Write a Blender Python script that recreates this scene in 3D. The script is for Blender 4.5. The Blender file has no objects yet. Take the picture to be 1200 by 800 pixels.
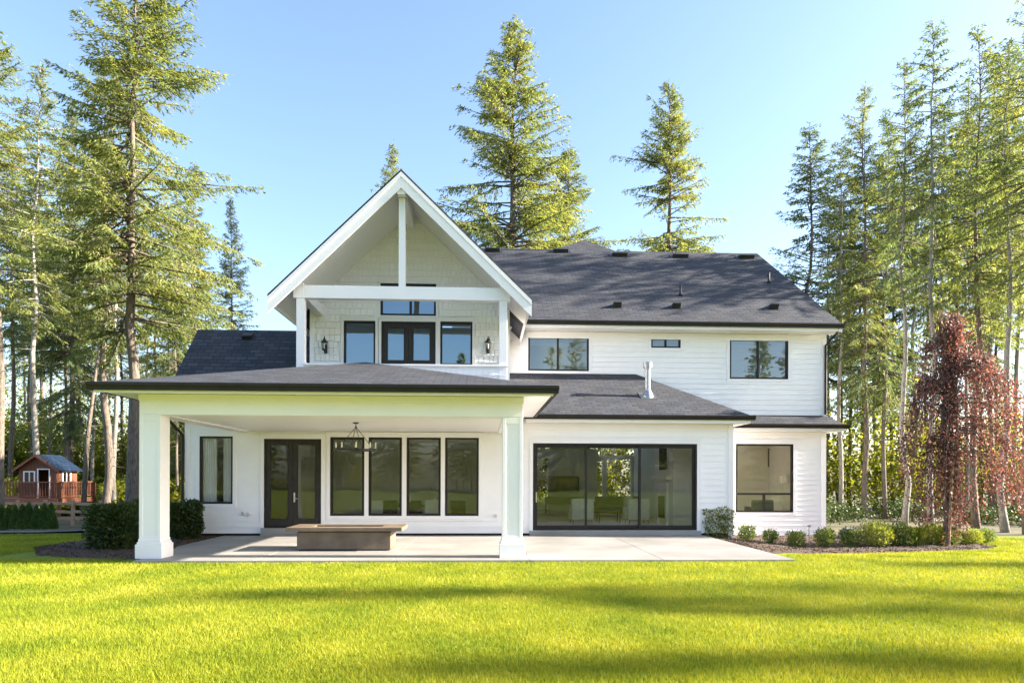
import bpy, bmesh, math, random
import numpy as np
from mathutils import Matrix, Vector

random.seed(7)
rng = np.random.default_rng(7)
R = math.radians
S = bpy.context.scene
COL = S.collection

# ------------------------------------------------------------------ camera
PSI, ROLL, F, HX, HY, CZ = R(2.5), 0.003, 800.0, 600.0, 558.0, 1.7
cam_d = bpy.data.cameras.new('camera')
cam = bpy.data.objects.new('camera', cam_d)
COL.objects.link(cam)
cam_d.sensor_width = 36.0
cam_d.lens = 24.0
cam_d.shift_x = 0.0
cam_d.shift_y = (HY - 400) / 1200
cam_d.clip_end = 2000
cam.matrix_world = (Matrix.Translation((0, 0, CZ)) @ Matrix.Rotation(-PSI, 4, 'Z')
                    @ Matrix.Rotation(R(90), 4, 'X') @ Matrix.Rotation(ROLL, 4, 'Z'))
S.camera = cam

# ------------------------------------------------------------------ sky, sun, exposure
SUN_EL, SUN_AZ = 24.0, 91.5        # azimuth measured from +Y (view) towards +X (right)
w = bpy.data.worlds.new('World')
S.world = w
w.use_nodes = True
nt = w.node_tree
bg = nt.nodes['Background']
sky = nt.nodes.new('ShaderNodeTexSky')
sky.sky_type = 'NISHITA'
sky.sun_disc = False
sky.sun_elevation = R(SUN_EL)
sky.sun_rotation = R(SUN_AZ)
sky.altitude = 50
sky.air_density = 1.0
sky.dust_density = 1.7
sky.ozone_density = 2.0
nt.links.new(sky.outputs[0], bg.inputs[0])
bg.inputs[1].default_value = 0.076
sd = bpy.data.lights.new('sun', 'SUN')
sd.energy = 5.0
sd.angle = R(0.7)
sd.color = (1.0, 0.89, 0.73)
sun = bpy.data.objects.new('sun', sd)
COL.objects.link(sun)
dvec = Vector((math.sin(R(SUN_AZ)) * math.cos(R(SUN_EL)), math.cos(R(SUN_AZ)) * math.cos(R(SUN_EL)), math.sin(R(SUN_EL))))
sun.rotation_euler = dvec.to_track_quat('Z', 'Y').to_euler()
sun.location = (30, 0, 30)
S.view_settings.view_transform = 'Standard'
S.view_settings.look = 'None'
S.view_settings.gamma = 1.0
S.view_settings.use_curve_mapping = False
S.view_settings.exposure = 2.55
S.render.engine = 'CYCLES'
S.cycles.max_bounces = 8
S.cycles.transparent_max_bounces = 12

# ------------------------------------------------------------------ measuring helpers (photograph pixel + depth -> metres)
def _pp(x, y):
    dx, dy = x - HX, y - HY
    return HX + dx + ROLL * dy, HY + dy - ROLL * dx
def PX(x, D, y=HY):
    x, y = _pp(x, y)
    return D * math.tan(PSI + math.atan((x - HX) / F))
def PZ(x, y, D):
    x, y = _pp(x, y)
    t = D / (math.cos(PSI) - (x - HX) / F * math.sin(PSI))
    return CZ + (HY - y) * t / F
def P(x, y, D):
    return (PX(x, D, y), D, PZ(x, y, D))
def PG(x, y, z):
    """where the sight line meets height z"""
    x, y = _pp(x, y)
    t = (CZ - z) * F / (y - HY)
    a = (x - HX) / F
    return (t * (math.sin(PSI) + a * math.cos(PSI)), t * (math.cos(PSI) - a * math.sin(PSI)), z)
def WR(x0, x1, y0, y1, D):
    """rectangle in a facade plane: X0, X1, Z0, Z1"""
    xm, ym = (x0 + x1) / 2, (y0 + y1) / 2
    return PX(x0, D, ym), PX(x1, D, ym), PZ(xm, y1, D), PZ(xm, y0, D)

def sst(a, b, x):
    t = np.clip((x - a) / (b - a), 0, 1)
    return t * t * (3 - 2 * t)
def ground_z(x, y):
    x = np.asarray(x, float); y = np.asarray(y, float)
    z = -0.05 + 0 * x
    z = z - 0.24 * sst(6.2, 9.0, x) * sst(14.0, 19.0, y)
    z = z - 0.30 * sst(-10, -14, x) * sst(20, 27, y)
    z = z + 0.018 * np.sin(x * 0.7 + 1.3) * np.sin(y * 0.9 + 0.4) * sst(13.5, 11.5, y)
    return z
def gz(x, y):
    return float(ground_z(x, y))

# ------------------------------------------------------------------ materials
def nodes(name):
    m = bpy.data.materials.new(name)
    m.use_nodes = True
    t = m.node_tree
    return m, t, t.nodes['Principled BSDF'], t.nodes['Material Output']
def N(t, kind, **kw):
    n = t.nodes.new(kind)
    for k, v in kw.items():
        if k in n.inputs.keys() if isinstance(k, str) else False:
            n.inputs[k].default_value = v
        else:
            setattr(n, k, v)
    return n
def ramp(t, fac, stops):
    n = t.nodes.new('ShaderNodeValToRGB')
    el = n.color_ramp.elements
    while len(el) < len(stops):
        el.new(0.5)
    for e, (p, c) in zip(el, stops):
        e.position = p
        e.color = (*c, 1)
    t.links.new(fac, n.inputs[0])
    return n.outputs[0]
def vary(name, c0, c1, scale=3.0, rough=0.6, bump=0.0, bscale=None, stretch=(1, 1, 1), metal=0.0, spec=0.5, detail=6):
    """plain surface with slow noise between two colours and an optional bump"""
    m, t, b, o = nodes(name)
    tc = N(t, 'ShaderNodeTexCoord')
    mp = N(t, 'ShaderNodeMapping')
    mp.inputs['Scale'].default_value = stretch
    t.links.new(tc.outputs['Object'], mp.inputs[0])
    n = N(t, 'ShaderNodeTexNoise')
    n.inputs['Scale'].default_value = scale
    n.inputs['Detail'].default_value = detail
    t.links.new(mp.outputs[0], n.inputs[0])
    col = ramp(t, n.outputs['Fac'], [(0.3, c0), (0.7, c1)])
    t.links.new(col, b.inputs['Base Color'])
    b.inputs['Roughness'].default_value = rough
    b.inputs['Metallic'].default_value = metal
    b.inputs['Specular IOR Level'].default_value = spec
    if bump:
        n2 = N(t, 'ShaderNodeTexNoise')
        n2.inputs['Scale'].default_value = bscale or scale * 6
        n2.inputs['Detail'].default_value = 5
        t.links.new(mp.outputs[0], n2.inputs[0])
        bp = N(t, 'ShaderNodeBump')
        bp.inputs['Strength'].default_value = bump
        bp.inputs['Distance'].default_value = 0.02
        t.links.new(n2.outputs['Fac'], bp.inputs['Height'])
        t.links.new(bp.outputs[0], b.inputs['Normal'])
    return m
def foliage(name, stops, trans=0.4, rough=0.55, tint=(1.25, 1.2, 0.55), spec=0.3, patch=None, amp=0.9):
    """leaf material: colour varies leaf by leaf and clump by clump, part of the light passes through"""
    m, t, b, o = nodes(name)
    g = N(t, 'ShaderNodeNewGeometry')
    tc = N(t, 'ShaderNodeTexCoord')
    n = N(t, 'ShaderNodeTexNoise')
    n.inputs['Scale'].default_value = patch or 0.6
    n.inputs['Detail'].default_value = 3
    t.links.new(tc.outputs['Object'], n.inputs[0])
    mx = N(t, 'ShaderNodeMath', operation='MULTIPLY_ADD')
    t.links.new(g.outputs['Random Per Island'], mx.inputs[0])
    mx.inputs[1].default_value = 0.55
    mm = N(t, 'ShaderNodeMath', operation='MULTIPLY_ADD')
    t.links.new(n.outputs['Fac'], mm.inputs[0])
    mm.inputs[1].default_value = amp
    mm.inputs[2].default_value = 0.23 - amp * 0.5
    t.links.new(mm.outputs[0], mx.inputs[2])
    col = ramp(t, mx.outputs[0], stops)
    t.links.new(col, b.inputs['Base Color'])
    b.inputs['Roughness'].default_value = rough
    b.inputs['Specular IOR Level'].default_value = spec
    tr = N(t, 'ShaderNodeBsdfTranslucent')
    mc = N(t, 'ShaderNodeMix', data_type='RGBA', blend_type='MULTIPLY')
    mc.inputs['Factor'].default_value = 1.0
    t.links.new(col, mc.inputs['A'])
    mc.inputs['B'].default_value = (*tint, 1)
    t.links.new(mc.outputs['Result'], tr.inputs[0])
    ms = N(t, 'ShaderNodeMixShader')
    ms.inputs[0].default_value = trans
    t.links.new(b.outputs[0], ms.inputs[1])
    t.links.new(tr.outputs[0], ms.inputs[2])
    t.links.new(ms.outputs[0], o.inputs[0])
    return m

M = {}
M['white'] = vary('white_paint', (0.82, 0.80, 0.82), (0.86, 0.84, 0.855), 2.5, 0.5, 0.06, 40)
M['trim'] = vary('white_trim_paint', (0.80, 0.775, 0.81), (0.835, 0.805, 0.84), 2.0, 0.45)
M['bronze'] = vary('dark_bronze', (0.012, 0.010, 0.009), (0.019, 0.016, 0.015), 4, 0.45, spec=0.3)
M['doorpaint'] = vary('dark_brown_door', (0.022, 0.018, 0.016), (0.034, 0.028, 0.025), 4, 0.45, spec=0.3)
M['black'] = vary('black_iron', (0.012, 0.012, 0.012), (0.022, 0.022, 0.022), 6, 0.5)
M['steel'] = vary('galvanised_steel', (0.26, 0.27, 0.29), (0.42, 0.43, 0.46), 14, 0.36, metal=0.9)
M['nickel'] = vary('brushed_nickel', (0.6, 0.6, 0.58), (0.7, 0.7, 0.68), 8, 0.3, metal=1.0)
M['interior'] = vary('interior_plaster', (0.74, 0.72, 0.66), (0.80, 0.78, 0.72), 1.5, 0.8)
M['interior_floor'] = vary('oak_floor', (0.34, 0.28, 0.21), (0.46, 0.39, 0.30), 3, 0.4, stretch=(8, 1, 1))
M['linen'] = vary('pale_linen', (0.68, 0.67, 0.63), (0.76, 0.75, 0.71), 12, 0.9, 0.2, 90)
M['charcoal'] = vary('charcoal_fabric', (0.03, 0.03, 0.032), (0.05, 0.05, 0.052), 12, 0.9)
M['teal'] = vary('dark_teal_fabric', (0.02, 0.05, 0.055), (0.03, 0.07, 0.075), 12, 0.9)
M['darkwood'] = vary('dark_walnut', (0.035, 0.022, 0.015), (0.06, 0.04, 0.028), 4, 0.45, stretch=(1, 1, 8))
M['screen'] = vary('black_screen', (0.008, 0.008, 0.009), (0.012, 0.012, 0.013), 2, 0.12)
M['concrete'] = vary('patio_concrete', (0.185, 0.178, 0.17), (0.28, 0.27, 0.26), 0.8, 0.55, 0.15, 60, detail=9)
M['firestone'] = vary('brown_concrete', (0.095, 0.070, 0.048), (0.165, 0.125, 0.09), 3.0, 0.6, 0.25, 30, detail=9)
M['asphalt'] = vary('driveway_asphalt', (0.10, 0.10, 0.11), (0.15, 0.15, 0.16), 2.0, 0.85, 0.3, 60)
M['mulch'] = vary('bark_mulch', (0.022, 0.012, 0.008), (0.085, 0.048, 0.032), 22, 0.95, 1.0, 34)
M['chips'] = vary('bark_chips', (0.03, 0.017, 0.011), (0.11, 0.065, 0.042), 5, 0.95)
M['floor'] = vary('forest_floor', (0.035, 0.038, 0.016), (0.10, 0.085, 0.04), 1.2, 0.95, 0.8, 6)
M['cedar'] = vary('red_cedar_boards', (0.10, 0.034, 0.018), (0.19, 0.068, 0.034), 4, 0.7, 0.3, 20, stretch=(6, 6, 0.6))
M['railwood'] = vary('weathered_rail_wood', (0.26, 0.165, 0.10), (0.38, 0.26, 0.17), 5, 0.8, 0.2, 20)
M['stone'] = vary('grey_boulder', (0.10, 0.10, 0.11), (0.22, 0.22, 0.23), 3, 0.85, 0.6, 12)
M['bark'] = vary('fir_bark', (0.055, 0.042, 0.032), (0.20, 0.165, 0.135), 5, 0.95, 1.0, 11, stretch=(5, 5, 0.7), detail=9)
M['paleb'] = vary('pale_fir_bark', (0.14, 0.125, 0.11), (0.33, 0.31, 0.285), 5, 0.95, 0.9, 11, stretch=(5, 5, 0.6), detail=9)
M['bulb'] = vary('candle_sleeve', (0.7, 0.67, 0.58), (0.78, 0.75, 0.66), 5, 0.4)
M['fir'] = foliage('fir_needles', [(0.0, (0.055, 0.095, 0.05)), (0.35, (0.14, 0.185, 0.07)), (0.65, (0.25, 0.275, 0.085)), (1.0, (0.42, 0.38, 0.13))], 0.5, tint=(1.15, 1.12, 0.65), patch=0.45)
M['firdark'] = foliage('hemlock_needles', [(0.0, (0.048, 0.092, 0.058)), (0.4, (0.12, 0.175, 0.078)), (0.7, (0.215, 0.25, 0.09)), (1.0, (0.37, 0.345, 0.13))], 0.5, tint=(1.15, 1.12, 0.68), patch=0.45)
M['under'] = foliage('understorey_leaves', [(0.0, (0.05, 0.08, 0.015)), (0.35, (0.14, 0.175, 0.02)), (0.7, (0.25, 0.26, 0.03)), (1.0, (0.38, 0.34, 0.045))], 0.6, patch=0.35)
M['box'] = foliage('laurel_leaves', [(0.0, (0.016, 0.034, 0.012)), (0.5, (0.035, 0.062, 0.016)), (0.85, (0.07, 0.095, 0.022)), (1.0, (0.24, 0.10, 0.02))], 0.25, patch=3)
M['boxlight'] = foliage('euonymus_leaves', [(0.0, (0.07, 0.11, 0.02)), (0.45, (0.16, 0.20, 0.03)), (0.8, (0.27, 0.26, 0.04)), (1.0, (0.42, 0.20, 0.05))], 0.35, patch=3)
M['shrub'] = foliage('young_shrub_leaves', [(0.0, (0.05, 0.095, 0.025)), (0.5, (0.12, 0.175, 0.035)), (1.0, (0.26, 0.28, 0.06))], 0.4, patch=3)
M['limegrass'] = foliage('lime_blades', [(0.0, (0.11, 0.16, 0.025)), (0.5, (0.23, 0.27, 0.045)), (1.0, (0.42, 0.40, 0.11))], 0.45, patch=3)
M['thuja'] = foliage('thuja_sprays', [(0.0, (0.03, 0.07, 0.02)), (0.5, (0.07, 0.13, 0.03)), (1.0, (0.14, 0.19, 0.045))], 0.3, patch=2)
M['beech'] = foliage('copper_beech_leaves', [(0.0, (0.04, 0.026, 0.028)), (0.33, (0.10, 0.055, 0.056)), (0.58, (0.17, 0.080, 0.078)), (0.8, (0.36, 0.17, 0.14)), (1.0, (0.52, 0.27, 0.10))], 0.35, patch=1.8, tint=(1.25, 0.85, 0.7))
M['blade'] = foliage('lawn_blades', [(0.05, (0.09, 0.155, 0.012)), (0.38, (0.20, 0.243, 0.018)), (0.7, (0.305, 0.325, 0.028)), (1.0, (0.42, 0.39, 0.07))], 0.4, patch=0.8, amp=1.5, tint=(1.2, 1.08, 0.5), spec=0.12)

def glass_mat(name, base, tint, refl):
    m, t, b, o = nodes(name)
    t.nodes.remove(b)
    tc = N(t, 'ShaderNodeTexCoord')
    n = N(t, 'ShaderNodeTexNoise')
    n.inputs['Scale'].default_value = 0.9
    n.inputs['Detail'].default_value = 1
    t.links.new(tc.outputs['Object'], n.inputs[0])
    bp = N(t, 'ShaderNodeBump')
    bp.inputs['Strength'].default_value = 0.035
    bp.inputs['Distance'].default_value = 0.1
    t.links.new(n.outputs['Fac'], bp.inputs['Height'])
    lw = N(t, 'ShaderNodeFresnel')
    lw.inputs['IOR'].default_value = 1.5
    ma = N(t, 'ShaderNodeMath', operation='MULTIPLY_ADD')
    t.links.new(lw.outputs[0], ma.inputs[0])
    ma.inputs[1].default_value = 0.8
    ma.inputs[2].default_value = base
    tr = N(t, 'ShaderNodeBsdfTransparent')
    tr.inputs[0].default_value = (*tint, 1)
    gl = N(t, 'ShaderNodeBsdfGlossy')
    gl.inputs['Roughness'].default_value = 0.0
    gl.inputs['Color'].default_value = (*refl, 1)
    t.links.new(bp.outputs[0], gl.inputs['Normal'])
    ms = N(t, 'ShaderNodeMixShader')
    t.links.new(ma.outputs[0], ms.inputs[0])
    t.links.new(tr.outputs[0], ms.inputs[1])
    t.links.new(gl.outputs[0], ms.inputs[2])
    t.links.new(ms.outputs[0], o.inputs[0])
    return m
M['glass'] = glass_mat('clear_glass', 0.035, (0.95, 0.97, 0.93), (0.95, 0.97, 1.0))
M['coated'] = glass_mat('coated_glass', 0.24, (0.66, 0.76, 0.82), (0.62, 0.80, 0.95))
M['tinted'] = glass_mat('tinted_glass', 0.14, (0.74, 0.80, 0.80), (0.92, 0.96, 1.0))

def shingle_mat(name, c0, c1, c2, spec=0.22):
    """asphalt shingles: courses and tabs follow the roof's own UVs, in metres"""
    m, t, b, o = nodes(name)
    uv = N(t, 'ShaderNodeUVMap')
    uv.uv_map = 'roof'
    br = N(t, 'ShaderNodeTexBrick')
    br.offset = 0.5
    br.inputs['Scale'].default_value = 1.0
    br.inputs['Brick Width'].default_value = 0.34
    br.inputs['Row Height'].default_value = 0.17
    br.inputs['Mortar Size'].default_value = 0.016
    br.inputs['Mortar Smooth'].default_value = 0.3
    br.inputs['Color1'].default_value = (*c0, 1)
    br.inputs['Color2'].default_value = (*c1, 1)
    br.inputs['Mortar'].default_value = (c0[0] * .45, c0[1] * .45, c0[2] * .45, 1)
    t.links.new(uv.outputs[0], br.inputs[0])
    n = N(t, 'ShaderNodeTexNoise')
    n.inputs['Scale'].default_value = 1.3
    n.inputs['Detail'].default_value = 8
    t.links.new(uv.outputs[0], n.inputs[0])
    n2 = N(t, 'ShaderNodeTexNoise')
    n2.inputs['Scale'].default_value = 45
    t.links.new(uv.outputs[0], n2.inputs[0])
    mx = N(t, 'ShaderNodeMix', data_type='RGBA')
    t.links.new(n.outputs['Fac'], mx.inputs['Factor'])
    t.links.new(br.outputs['Color'], mx.inputs['A'])
    mc = N(t, 'ShaderNodeMix', data_type='RGBA')
    mc.inputs['Factor'].default_value = 0.55
    t.links.new(br.outputs['Color'], mc.inputs['A'])
    mc.inputs['B'].default_value = (*c2, 1)
    t.links.new(mc.outputs['Result'], mx.inputs['B'])
    t.links.new(mx.outputs['Result'], b.inputs['Base Color'])
    b.inputs['Roughness'].default_value = 0.82
    b.inputs['Specular IOR Level'].default_value = spec
    ad = N(t, 'ShaderNodeMath', operation='MULTIPLY_ADD')
    t.links.new(n2.outputs['Fac'], ad.inputs[0])
    ad.inputs[1].default_value = 0.35
    inv = N(t, 'ShaderNodeMath', operation='SUBTRACT')
    inv.inputs[0].default_value = 1.0
    t.links.new(br.outputs['Fac'], inv.inputs[1])
    t.links.new(inv.outputs[0], ad.inputs[2])
    bp = N(t, 'ShaderNodeBump')
    bp.inputs['Strength'].default_value = 1.0
    bp.inputs['Distance'].default_value = 0.02
    t.links.new(ad.outputs[0], bp.inputs['Height'])
    t.links.new(bp.outputs[0], b.inputs['Normal'])
    return m
M['shingle'] = shingle_mat('asphalt_shingles', (0.014, 0.020, 0.033), (0.042, 0.052, 0.074), (0.082, 0.076, 0.074))

M['shade_shingle'] = shingle_mat('shade_blue_shingles', (0.008, 0.017, 0.038), (0.016, 0.030, 0.058), (0.020, 0.034, 0.062), 0.03)  # playhouse copy: the bluish shade on its roof is put into the colour

def board_mat():
    """white tongue-and-groove ceiling boards"""
    m, t, b, o = nodes('ceiling_boards')
    uv = N(t, 'ShaderNodeUVMap')
    uv.uv_map = 'roof'
    wv = N(t, 'ShaderNodeTexWave')
    wv.wave_type = 'BANDS'
    wv.bands_direction = 'X'
    wv.wave_profile = 'SAW'
    wv.inputs['Scale'].default_value = 2.4
    t.links.new(uv.outputs[0], wv.inputs[0])
    col = ramp(t, wv.outputs['Fac'], [(0.0, (0.38, 0.37, 0.35)), (0.14, (0.76, 0.755, 0.745)), (1.0, (0.80, 0.795, 0.785))])
    t.links.new(col, b.inputs['Base Color'])
    b.inputs['Roughness'].default_value = 0.5
    return m
M['boards'] = board_mat()

def lawn_mat():
    m, t, b, o = nodes('mown_grass')
    tc = N(t, 'ShaderNodeTexCoord')
    mp = N(t, 'ShaderNodeMapping')
    mp.inputs['Scale'].default_value = (0.5, 1.2, 1)
    t.links.new(tc.outputs['Object'], mp.inputs[0])
    n1 = N(t, 'ShaderNodeTexNoise')
    n1.inputs['Scale'].default_value = 0.8
    n1.inputs['Detail'].default_value = 6
    t.links.new(mp.outputs[0], n1.inputs[0])
    n2 = N(t, 'ShaderNodeTexNoise')
    n2.inputs['Scale'].default_value = 45
    n2.inputs['Detail'].default_value = 4
    t.links.new(tc.outputs['Object'], n2.inputs[0])
    ad = N(t, 'ShaderNodeMath', operation='MULTIPLY_ADD')
    t.links.new(n2.outputs['Fac'], ad.inputs[0])
    ad.inputs[1].default_value = 0.6
    mu = N(t, 'ShaderNodeMath', operation='MULTIPLY_ADD')
    t.links.new(n1.outputs['Fac'], mu.inputs[0])
    mu.inputs[1].default_value = 0.6
    mu.inputs[2].default_value = -0.1
    t.links.new(mu.outputs[0], ad.inputs[2])
    col = ramp(t, ad.outputs[0], [(0.25, (0.07, 0.125, 0.006)), (0.5, (0.145, 0.19, 0.009)), (0.8, (0.21, 0.24, 0.014))])
    t.links.new(col, b.inputs['Base Color'])
    b.inputs['Roughness'].default_value = 0.8
    b.inputs['Specular IOR Level'].default_value = 0.2
    bp = N(t, 'ShaderNodeBump')
    bp.inputs['Strength'].default_value = 0.8
    bp.inputs['Distance'].default_value = 0.03
    t.links.new(n2.outputs['Fac'], bp.inputs['Height'])
    t.links.new(bp.outputs[0], b.inputs['Normal'])
    return m
M['lawn'] = lawn_mat()

# ------------------------------------------------------------------ object helpers
WORLD = {}
def tag(o, label=None, cat=None, group=None, kind=None):
    if label: o['label'] = label
    if cat: o['category'] = cat
    if group: o['group'] = group
    if kind: o['kind'] = kind
    return o
def thing(name, label, cat, loc=(0, 0, 0), group=None):
    o = bpy.data.objects.new(name, None)
    o.empty_display_size = 0.2
    COL.objects.link(o)
    o.location = loc
    WORLD[o.name] = Matrix.Translation(loc)
    return tag(o, label, cat, group)
def link(o, parent=None):
    COL.objects.link(o)
    if parent is not None:
        o.parent = parent
        o.matrix_parent_inverse = WORLD.get(parent.name, Matrix.Identity(4)).inverted()
    return o
def np_mesh(name, V, Fc, mat, k=4, smooth=False):
    """mesh from arrays; faces all k-gons"""
    me = bpy.data.meshes.new(name)
    V = np.asarray(V, np.float32); Fc = np.asarray(Fc, np.int32)
    me.vertices.add(len(V)); me.vertices.foreach_set('co', V.ravel())
    me.loops.add(Fc.size); me.loops.foreach_set('vertex_index', Fc.ravel())
    me.polygons.add(len(Fc))
    me.polygons.foreach_set('loop_start', np.arange(0, Fc.size, k, dtype=np.int32))
    try: me.polygons.foreach_set('loop_total', np.full(len(Fc), k, np.int32))
    except Exception: pass
    me.update(calc_edges=True)
    if smooth:
        me.polygons.foreach_set('use_smooth', np.ones(len(Fc), bool))
    me.materials.append(mat)
    return me

class MB:
    def __init__(s):
        s.v = []; s.f = []; s.uv = []; s.hasuv = False
    def face(s, pts, uv=None):
        i = len(s.v)
        s.v += [tuple(p) for p in pts]
        s.f.append(tuple(range(i, i + len(pts))))
        s.uv.append(uv)
        if uv: s.hasuv = True
        return s
    def box(s, x0, x1, y0, y1, z0, z1):
        i = len(s.v)
        s.v += [(x0, y0, z0), (x1, y0, z0), (x1, y1, z0), (x0, y1, z0), (x0, y0, z1), (x1, y0, z1), (x1, y1, z1), (x0, y1, z1)]
        for q in ((0, 3, 2, 1), (4, 5, 6, 7), (0, 1, 5, 4), (1, 2, 6, 5), (2, 3, 7, 6), (3, 0, 4, 7)):
            s.f.append(tuple(i + a for a in q)); s.uv.append(None)
        return s
    def prism(s, poly, d):
        """closed polygon (3-D points) pushed along d"""
        i = len(s.v); n = len(poly)
        s.v += [tuple(p) for p in poly] + [(p[0] + d[0], p[1] + d[1], p[2] + d[2]) for p in poly]
        s.f.append(tuple(range(i, i + n))[::-1]); s.f.append(tuple(range(i + n, i + 2 * n)))
        for k in range(n):
            a, b = k, (k + 1) % n
            s.f.append((i + a, i + b, i + n + b, i + n + a))
        s.uv += [None] * (n + 2)
        return s
    def bar(s, p, q, wd, ht, up=(0, 0, 1)):
        """straight square bar from p to q"""
        p = Vector(p); q = Vector(q); d = (q - p).normalized(); up = Vector(up)
        sd = d.cross(up)
        if sd.length < 1e-5: sd = d.cross(Vector((1, 0, 0)))
        sd.normalize(); u = sd.cross(d)
        a = sd * wd / 2; b = u * ht / 2
        return s.prism([p - a - b, p + a - b, p + a + b, p - a + b], q - p)
    def tube(s, pts, rad, n=8, cap=True):
        pts = [Vector(p) for p in pts]
        rad = rad if isinstance(rad, (list, tuple)) else [rad] * len(pts)
        i0 = len(s.v)
        for k, p in enumerate(pts):
            d = (pts[min(k + 1, len(pts) - 1)] - pts[max(k - 1, 0)]).normalized()
            a = d.cross(Vector((0, 0, 1)) if abs(d.z) < 0.9 else Vector((1, 0, 0))).normalized()
            b = a.cross(d)
            for j in range(n):
                an = 2 * math.pi * j / n
                s.v.append(tuple(p + (a * math.cos(an) + b * math.sin(an)) * rad[k]))
        for k in range(len(pts) - 1):
            for j in range(n):
                s.f.append((i0 + k * n + j, i0 + k * n + (j + 1) % n, i0 + (k + 1) * n + (j + 1) % n, i0 + (k + 1) * n + j)); s.uv.append(None)
        if cap:
            s.f.append(tuple(i0 + j for j in range(n))[::-1]); s.uv.append(None)
            s.f.append(tuple(i0 + (len(pts) - 1) * n + j for j in range(n))); s.uv.append(None)
        return s
    def lathe(s, prof, c=(0, 0, 0), n=16):
        """(radius, z) profile turned round a vertical axis"""
        i0 = len(s.v)
        for r, z in prof:
            for j in range(n):
                an = 2 * math.pi * j / n
                s.v.append((c[0] + r * math.cos(an), c[1] + r * math.sin(an), c[2] + z))
        for k in range(len(prof) - 1):
            for j in range(n):
                s.f.append((i0 + k * n + j, i0 + k * n + (j + 1) % n, i0 + (k + 1) * n + (j + 1) % n, i0 + (k + 1) * n + j)); s.uv.append(None)
        s.f.append(tuple(i0 + j for j in range(n))[::-1]); s.uv.append(None)
        s.f.append(tuple(i0 + (len(prof) - 1) * n + j for j in range(n))); s.uv.append(None)
        return s
    def build(s, name, mat, parent=None, bevel=0, smooth=False):
        me = bpy.data.meshes.new(name)
        me.from_pydata(s.v, [], s.f)
        if s.hasuv:
            ul = me.uv_layers.new(name='roof')
            for p, uv in zip(me.polygons, s.uv):
                if uv:
                    for li, c in zip(p.loop_indices, uv): ul.data[li].uv = c
        me.update()
        if smooth:
            for p in me.polygons: p.use_smooth = True
        me.materials.append(mat if not isinstance(mat, str) else M[mat])
        o = bpy.data.objects.new(name, me)
        if bevel:
            b = o.modifiers.new('bevel', 'BEVEL'); b.width = bevel; b.segments = 2; b.limit_method = 'ANGLE'
        return link(o, parent)

def roof_face(mb, pts, flip=False):
    """a sloping face with UVs in metres: u level, v up the slope"""
    a = [Vector(p) for p in pts]
    n = (a[1] - a[0]).cross(a[2] - a[0]).normalized()
    if n.z < 0: n = -n
    u = Vector((0, 0, 1)).cross(n)
    u = u.normalized() if u.length > 1e-4 else Vector((1, 0, 0))
    v = n.cross(u)
    mb.face(pts, [(p.dot(u), p.dot(v)) for p in a])
    return mb
def slab(mb, pts, th):
    """roof panel with thickness th measured straight down; top face carries the shingle UVs"""
    roof_face(mb, pts)
    low = [(p[0], p[1], p[2] - th) for p in pts]
    mb.face(low[::-1])
    n = len(pts)
    for i in range(n):
        j = (i + 1) % n
        mb.face([pts[i], low[i], low[j], pts[j]])
    return mb

# ------------------------------------------------------------------ ground
def grid_sheet(name, xs, ys, zf, mat):
    X, Y = np.meshgrid(xs, ys)
    Z = zf(X, Y)
    V = np.stack([X.ravel(), Y.ravel(), Z.ravel()], 1)
    nx, ny = len(xs), len(ys)
    i = np.arange(nx * ny).reshape(ny, nx)
    Fc = np.stack([i[:-1, :-1].ravel(), i[:-1, 1:].ravel(), i[1:, 1:].ravel(), i[1:, :-1].ravel()], 1)
    o = bpy.data.objects.new(name, np_mesh(name, V, Fc, mat, 4, True))
    return link(o)
xs = np.concatenate([[-900, -400, -200], np.arange(-100, 101, 4.0), [200, 400, 900]])
terr = grid_sheet('forest_ground', xs, xs, lambda x, y: ground_z(x, y) - 0.07 + 0.05 * np.sin(x * .31) * np.sin(y * .37), M['floor'])
tag(terr, 'dark needle covered forest ground under the firs', 'ground', kind='structure')
def lawn_z(x, y): return ground_z(x, y)
ys_l = np.arange(-42, 21.6, 0.4)
lawn = grid_sheet('lawn', np.arange(-44, 60, 0.4), ys_l, lawn_z, M['lawn'])
me = lawn.data
# uneven far edge of the lawn: bends back on the right, stops at the driveway on the left
for v in me.vertices:
    x, y, z = v.co
    if y > 20.5:
        v.co.y = y + 1.6 * float(sst(10, 16, x)) + 0.25 * math.sin(x * 0.9) - 0.6 * float(sst(-11, -16, x))
tag(lawn, 'bright green mown lawn in front of the white house', 'lawn', kind='structure')

mb = MB()
dpts = [(-44, 21.2), (-30, 21.3), (-20, 21.6), (-14, 22.2), (-11, 23.0)]
for (a, b) in zip(dpts[:-1], dpts[1:]):
    za, zb = gz(*a) + .02, gz(*b) + .02
    mb.face([(a[0], a[1], za), (b[0], b[1], zb), (b[0], b[1] + 2.9, gz(b[0], b[1] + 2.9) + .02), (a[0], a[1] + 2.9, gz(a[0], a[1] + 2.9) + .02)])
tag(mb.build('driveway', 'asphalt'), 'grey asphalt driveway strip at the far left of the lawn', 'driveway', kind='structure')

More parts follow.
